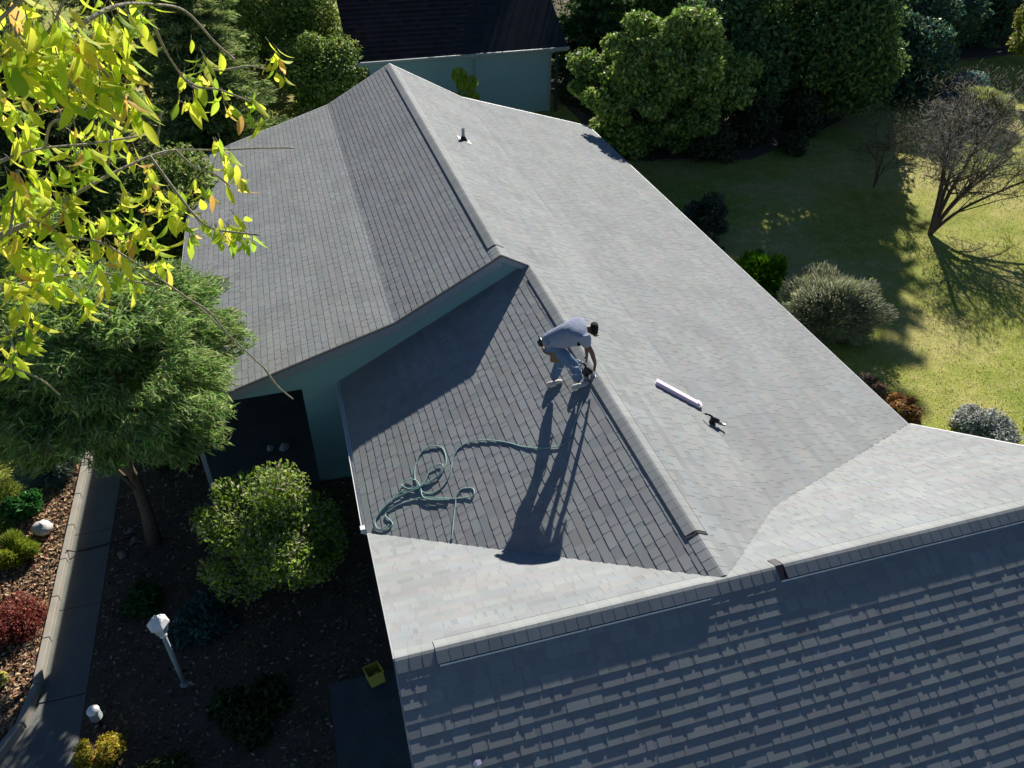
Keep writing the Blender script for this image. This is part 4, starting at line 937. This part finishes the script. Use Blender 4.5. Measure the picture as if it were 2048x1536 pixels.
# far shed
shed = empty('far_shed', (7.5, 40, 0), 'low teal outbuilding with a long dark roof behind the house', 'shed')
M_DKROOF = mat('old_dark_roof', (.035, .035, .04), .95, .1, var=.45, scale=2.5, bump=.3, bscale=20)
ye, ze, sr = 36.0, 3.02, .57
mb = MB(); mb.prism([(3.0, ye, ze), (12.9, ye, ze + .02), (12.9, 47.5, ze + sr * 11.5), (3.0, 47.5, ze + sr * 11.5)], (0, 0, -.12)); rf_ = mb.build('roof', M_DKROOF, shed)
mb = MB(); rng = random.Random(3); sn = Vector((0, -sr, 1)).normalized()
for r in range(46):
    y0 = ye + .01 + r * .25; x = 3.0
    while x < 12.88:
        wd = min(rng.uniform(.2, .42), 12.9 - x); g_ = rng.uniform(.020, .034); c = (g_ * rng.uniform(1.1, 1.5), g_, g_ * rng.uniform(.9, 1.3))
        mb.add([(x, y0, ze + sr * (y0 - ye) + .012), (x + wd, y0, ze + sr * (y0 - ye) + .012), (x + wd, y0 + .25, ze + sr * (y0 + .25 - ye) + .004), (x, y0 + .25, ze + sr * (y0 + .25 - ye) + .004), (x, y0, ze + sr * (y0 - ye) + .003), (x + wd, y0, ze + sr * (y0 - ye) + .003)], [(0, 1, 2, 3), (4, 5, 1, 0)], c); x += wd + .004
tag(mb.build('shingle_field', M_SH, rf_, tint=True), kind='stuff')
mb = MB(); mb.prism([(2.98, ye - .03, ze - .02), (12.92, ye - .03, ze), (12.92, ye - .03, ze - .18), (2.98, ye - .03, ze - .2)], (0, .03, 0)); mb.build('fascia', M_FASCIA, shed)
mb = MB(); mb.prism([(2.95, ye - .13, ze - .01), (12.95, ye - .13, ze + .01), (12.95, ye - .13, ze - .09), (2.95, ye - .13, ze - .11)], (0, .09, 0)); mb.build('gutter', M_GREYP, shed)
M_TEALD = mat('teal_shed_paint', (.28, .41, .45), .7, .3, var=.12, scale=1.5)
for k in range(14):
    mb = MB(); z_ = .02 + k * .195; mb.prism([(3.25, 36.5, z_), (12.2, 36.5, z_), (12.2, 36.515, z_ + .19), (3.25, 36.515, z_ + .19)], (0, .02, 0)); mb.build('siding_board', M_TEALD, shed)
mb = MB()
for a, b_ in (((3.25, 36.56), (12.2, 36.56)), ((12.2, 36.6), (12.2, 47)), ((3.25, 36.6), (3.25, 47))):
    p, q_ = Vector((*a, 0)), Vector((*b_, 0)); n_ = Vector((0, .1, 0)) if a[1] == b_[1] else Vector((-.1, 0, 0)); mb.prism([p, q_, q_ + n_, p + n_], (0, 0, 2.75))
mb.build('wall', M_TEALD, shed)
mb = MB(); mb.box((12.22, 36.46, 1.4), (.1, .1, 2.8)); mb.build('corner_board', M_FASCIA, shed)
mb = MB(); mb.box((3.42, 36.44, 1.4), (.09, .09, 2.8)); mb.build('corner_board', M_FASCIA, shed)
mb = MB(); mb.box((12.5, 36.3, 1.45), (.12, .12, 2.9)); mb.build('post', M_STRIP, shed)
mb = MB(); mb.tube([(8.55, 36.38, 2.9), (8.55, 36.38, 1.3)], .03, 6)
for k in range(8): mb.lathe([(.02, 0), (.05, .08), (.05, .09)], (8.55, 36.36, 1.4 + .18 * k), 8)
mb.build('rain_chain', M_GREYP, shed)
shrub('tuft', (7.2, 33.0, 0), .85, 3.5, 12000, .3, [(.20, .30, .03), (.28, .36, .05)], 'yellow green spiky tuft in front of the far shed wall', 'plant', seed=91, n=20, spiky=1, aspect=.1)
broad_tree('autumn_tree', (13.3, 42.5, 0), (12.2, 42.5, 8.6), (1.9, 2.0, 1.6), 22, .5, 7000, .16, [(.22, .13, .05), (.28, .19, .07), (.10, .07, .03)], 'thin brown autumn tree hanging over the far shed roof', seed=92, trunk=.14)

# ============================================================ CHERRY TREE NEAR THE CAMERA
ch = empty('cherry_tree', (-6.2, 1.2, 0), 'cherry tree with drooping yellow green leaves reaching in at top left', 'tree')
mb = MB()
fork = Vector((-5.2, 2.2, 9.6))
mb.tube(spline([(-6.2, 1.2, -.05), (-6.1, 1.3, 3.5), (-5.7, 1.8, 7.0), fork], 6), [.2 - .12 * i / 18 for i in range(19)], 10)
branches = [
    [(-260, 190, 2.3), (-80, 140, 2.15), (60, 98, 2.1), (150, 55, 2.15), (230, 12, 2.25), (300, 8, 2.4), (370, 22, 2.6), (430, 85, 2.7), (468, 118, 2.8)],
    [(-260, 480, 3.0), (-80, 360, 2.9), (30, 312, 2.9), (90, 296, 2.95), (190, 286, 3.05), (290, 270, 3.2)],
    [(-260, 620, 3.1), (-60, 500, 3.0), (70, 440, 3.0), (140, 395, 3.05), (215, 352, 3.1), (300, 312, 3.2), (350, 300, 3.3), (440, 300, 3.4), (520, 296, 3.5), (588, 296, 3.6)],
    [(-260, 640, 3.2), (-60, 600, 3.2), (60, 562, 3.3), (128, 550, 3.4)],
    [(128, 550, 3.4), (200, 545, 3.4), (260, 562, 3.45), (318, 570, 3.5)],
    [(-260, 700, 3.0), (-60, 715, 3.0), (20, 734, 3.1), (80, 758, 3.15), (120, 790, 3.2)],
    [(300, 30, 2.5), (330, 100, 2.7), (370, 160, 2.9), (395, 180, 2.9)],
    [(35, 340, 2.95), (28, 400, 2.9), (20, 470, 2.9)],
    [(90, 296, 2.95), (100, 250, 2.9), (122, 236, 2.9), (110, 212, 2.9), (70, 202, 2.9)],
    [(215, 352, 3.1), (216, 325, 3.1), (220, 295, 3.1), (222, 260, 3.1)],
    [(350, 300, 3.3), (390, 335, 3.3), (430, 350, 3.35), (460, 372, 3.4)],
    [(350, 300, 3.3), (312, 310, 3.3), (318, 260, 3.3), (322, 220, 3.3)],
    [(300, 312, 3.2), (380, 420, 3.1), (420, 455, 3.1), (470, 465, 3.1), (520, 470, 3.1)],
    [(380, 600, 3.6), (420, 625, 3.7), (455, 668, 3.8), (480, 700, 3.9)],
    [(530, 738, 4.0), (555, 772, 4.1), (586, 798, 4.2)],
    [(70, 440, 3.0), (120, 470, 3.0), (180, 480, 3.0), (230, 500, 3.0), (380, 600, 3.6), (455, 668, 3.8), (530, 738, 4.0)],
    [(395, 130, 3.0), (440, 140, 3.1), (500, 132, 3.2), (535, 140, 3.3)],
    [(60, 98, 2.1), (100, 60, 2.1), (120, 20, 2.1), (140, -40, 2.1)],
    [(-80, 140, 2.15), (-20, 60, 2.05), (30, 10, 2.0), (80, -40, 2.0)],
    [(150, 55, 2.15), (180, 110, 2.2), (220, 160, 2.3), (240, 215, 2.4)],
    [(-60, 600, 3.2), (0, 640, 3.2), (30, 700, 3.2)],
    [(370, 160, 2.9), (400, 175, 2.95), (440, 180, 3.0), (505, 205, 3.1)]]
joined = set([0, 1, 2, 3, 5])
for i, b_ in enumerate(branches):
    P_ = [at(*p) for p in b_]
    if i in joined:
        mid = fork.lerp(P_[0], .5) + Vector((0, 0, .15)); P_ = [fork, mid] + P_
    S_ = spline(P_, 5); n_ = len(S_)
    r0 = .018 if i in joined else .009
    r1 = .0035
    mb.tube(S_, [max(r1, (r0 if i in joined else .0055) * (1 - k / n_) ** (1.6 if i in joined else .7)) for k in range(n_)], 6)
mb.build('trunk', M_BARKL, ch, smooth=True)
clus = [(30, 20, 2.0), (75, 40, 2.0), (115, 5, 2.0), (150, 60, 2.1), (200, 40, 2.2), (245, 25, 2.3), (50, 95, 2.1), (110, 100, 2.15), (160, 110, 2.2), (205, 90, 2.25), (240, 80, 2.35), (10, 60, 2.0), (12, 120, 2.1),
        (190, 150, 2.3), (225, 165, 2.35), (250, 195, 2.4), (60, 120, 2.1), (130, 150, 2.2), (90, 160, 2.2), (272, -15, 2.4), (15, 225, 2.9), (50, 225, 2.9), (195, 250, 3.05), (230, 265, 3.1), (155, 290, 3.0), (60, 290, 2.95), (15, 350, 2.9),
        (65, 360, 2.95), (110, 400, 3.0), (35, 420, 2.95), (165, 320, 3.0), (90, 450, 3.0), (15, 460, 2.95), (300, 365, 3.15), (335, 395, 3.15), (400, 370, 3.3), (475, 365, 3.4), (460, 465, 3.1), (490, 470, 3.1), (440, 455, 3.1), (410, 135, 3.0),
        (365, 185, 2.95), (435, 185, 3.05), (502, 205, 3.15), (548, 125, 3.3), (445, 305, 3.4), (225, 440, 3.05), (285, 440, 3.1), (140, 500, 3.1), (60, 500, 3.05), (230, 490, 3.1), (90, 560, 3.3), (15, 560, 3.2), (200, 520, 3.2), (320, 520, 3.4), (40, 610, 3.2), (28, 680, 3.2), (165, 440, 3.0), (120, 590, 3.3), (170, 610, 3.3), (255, 555, 3.4), (30, 500, 3.0), (120, 430, 3.0), (250, 400, 3.1), (345, 440, 3.2), (380, 450, 3.2), (60, 640, 3.2), (300, 480, 3.3), (5, 400, 2.9)]
CHP = [(.68, .76, .06), (.54, .70, .06), (.80, .80, .09), (.34, .52, .05), (.82, .68, .12), (.78, .46, .14)]
def cherry_leaf_mesh(ci, cu):
    vs, fs = [], []; n = 7
    for i in range(n + 1):
        t = i / n; wv = .5 * .33 * math.sin(math.pi * t ** .85) ** .9; x = t; z = -cu * t * t; x = t * (1 - .35 * cu * t)
        vs += [(x, -wv, z + .25 * wv), (x, 0, z), (x, wv, z + .25 * wv)]
    for i in range(n):
        a = 3 * i; fs += [(a, a + 1, a + 4, a + 3), (a + 1, a + 2, a + 5, a + 4)]
    me = bpy.data.meshes.new('leaf'); me.from_pydata(vs, [], fs)
    a = me.attributes.new('tint', 'FLOAT_COLOR', 'POINT'); a.data.foreach_set('color', np.array([(*CHP[ci], 1)] * len(vs), np.float32).ravel())
    for p in me.polygons: p.use_smooth = True
    me.materials.append(M_CHERRY); me.update(); return me
CLM = [cherry_leaf_mesh(i, cu) for cu in (.1, .35, .65) for i in range(len(CHP))]
CI = parent_inv(ch); lv = []
rs = random.Random(5)
clus += [(x + rs.uniform(-45, 45), y + rs.uniform(-45, 45), d * rs.uniform(.95, 1.12)) for x, y, d in clus if rs.random() < .4 and x < 330]
pet = MB()
for (px, py, ds) in clus:
    c = at(px, py - 10, ds * rs.uniform(.97, 1.05))
    if ds < 2.6: nlv = rs.randint(9, 13)
    else: nlv = rs.randint(9, 13)
    for k in range(nlv):
        a = 2 * math.pi * k / nlv + rs.uniform(-.4, .4); dr = rs.uniform(-1.45, -.75)
        x = Vector((math.cos(a) * math.cos(dr), math.sin(a) * math.cos(dr), math.sin(dr))).normalized()
        side_ = x.cross(Vector((0, 0, 1))).normalized(); nz = side_.cross(x)
        tw = rs.uniform(-.6, .6); y_ = side_ * math.cos(tw) + nz * math.sin(tw); z_ = x.cross(y_)
        L = rs.uniform(.052, .098)
        o_ = c + Vector((rs.gauss(0, .02), rs.gauss(0, .02), rs.gauss(0, .03)))
        pet.tube([o_, o_ + x * .02], .0015, 4, cap=False)
        p = o_ + x * .02; wt = rs.random(); ci = 5 if wt < .03 else 4 if wt < .09 else rs.randrange(4)
        lv.append((p, x, y_, z_, L, ci + len(CHP) * rs.randrange(3)))
        ar = L / max(.5, (p - Vector((0, 0, GZ))).length)
tag(pet.build('petiole', M_BARKL, ch), kind='stuff')
def lkey(l):
    x, y, z = proj(l[0]); return l[4] / z * (1 if (-20 < x < 2060 and -40 < y < 1540) else .01)
lv.sort(key=lambda l: -lkey(l))
V, Fq, Cc = [], [], []
for i, (p, x, y_, z_, L, ci) in enumerate(lv):
    Mx = Matrix(((x.x, y_.x, z_.x, p.x), (x.y, y_.y, z_.y, p.y), (x.z, y_.z, z_.z, p.z), (0, 0, 0, 1))) @ Matrix.Scale(L, 4)
    if i < 300:
        o = bpy.data.objects.new('leaf', CLM[ci]); COL.objects.link(o); o.parent = ch; o.matrix_parent_inverse = CI; o.matrix_basis = Mx
    else:
        n = len(V); me = CLM[ci]; V += [tuple(Mx @ v.co) for v in me.vertices]; Fq += [tuple(q_ + n for q_ in pl_.vertices) for pl_ in me.polygons]; Cc += [CHP[ci % len(CHP)]] * len(me.vertices)
tag(link('foliage', np_mesh('foliage', V, Fq, np.array(Cc), True), M_CHERRY, ch), kind='stuff')
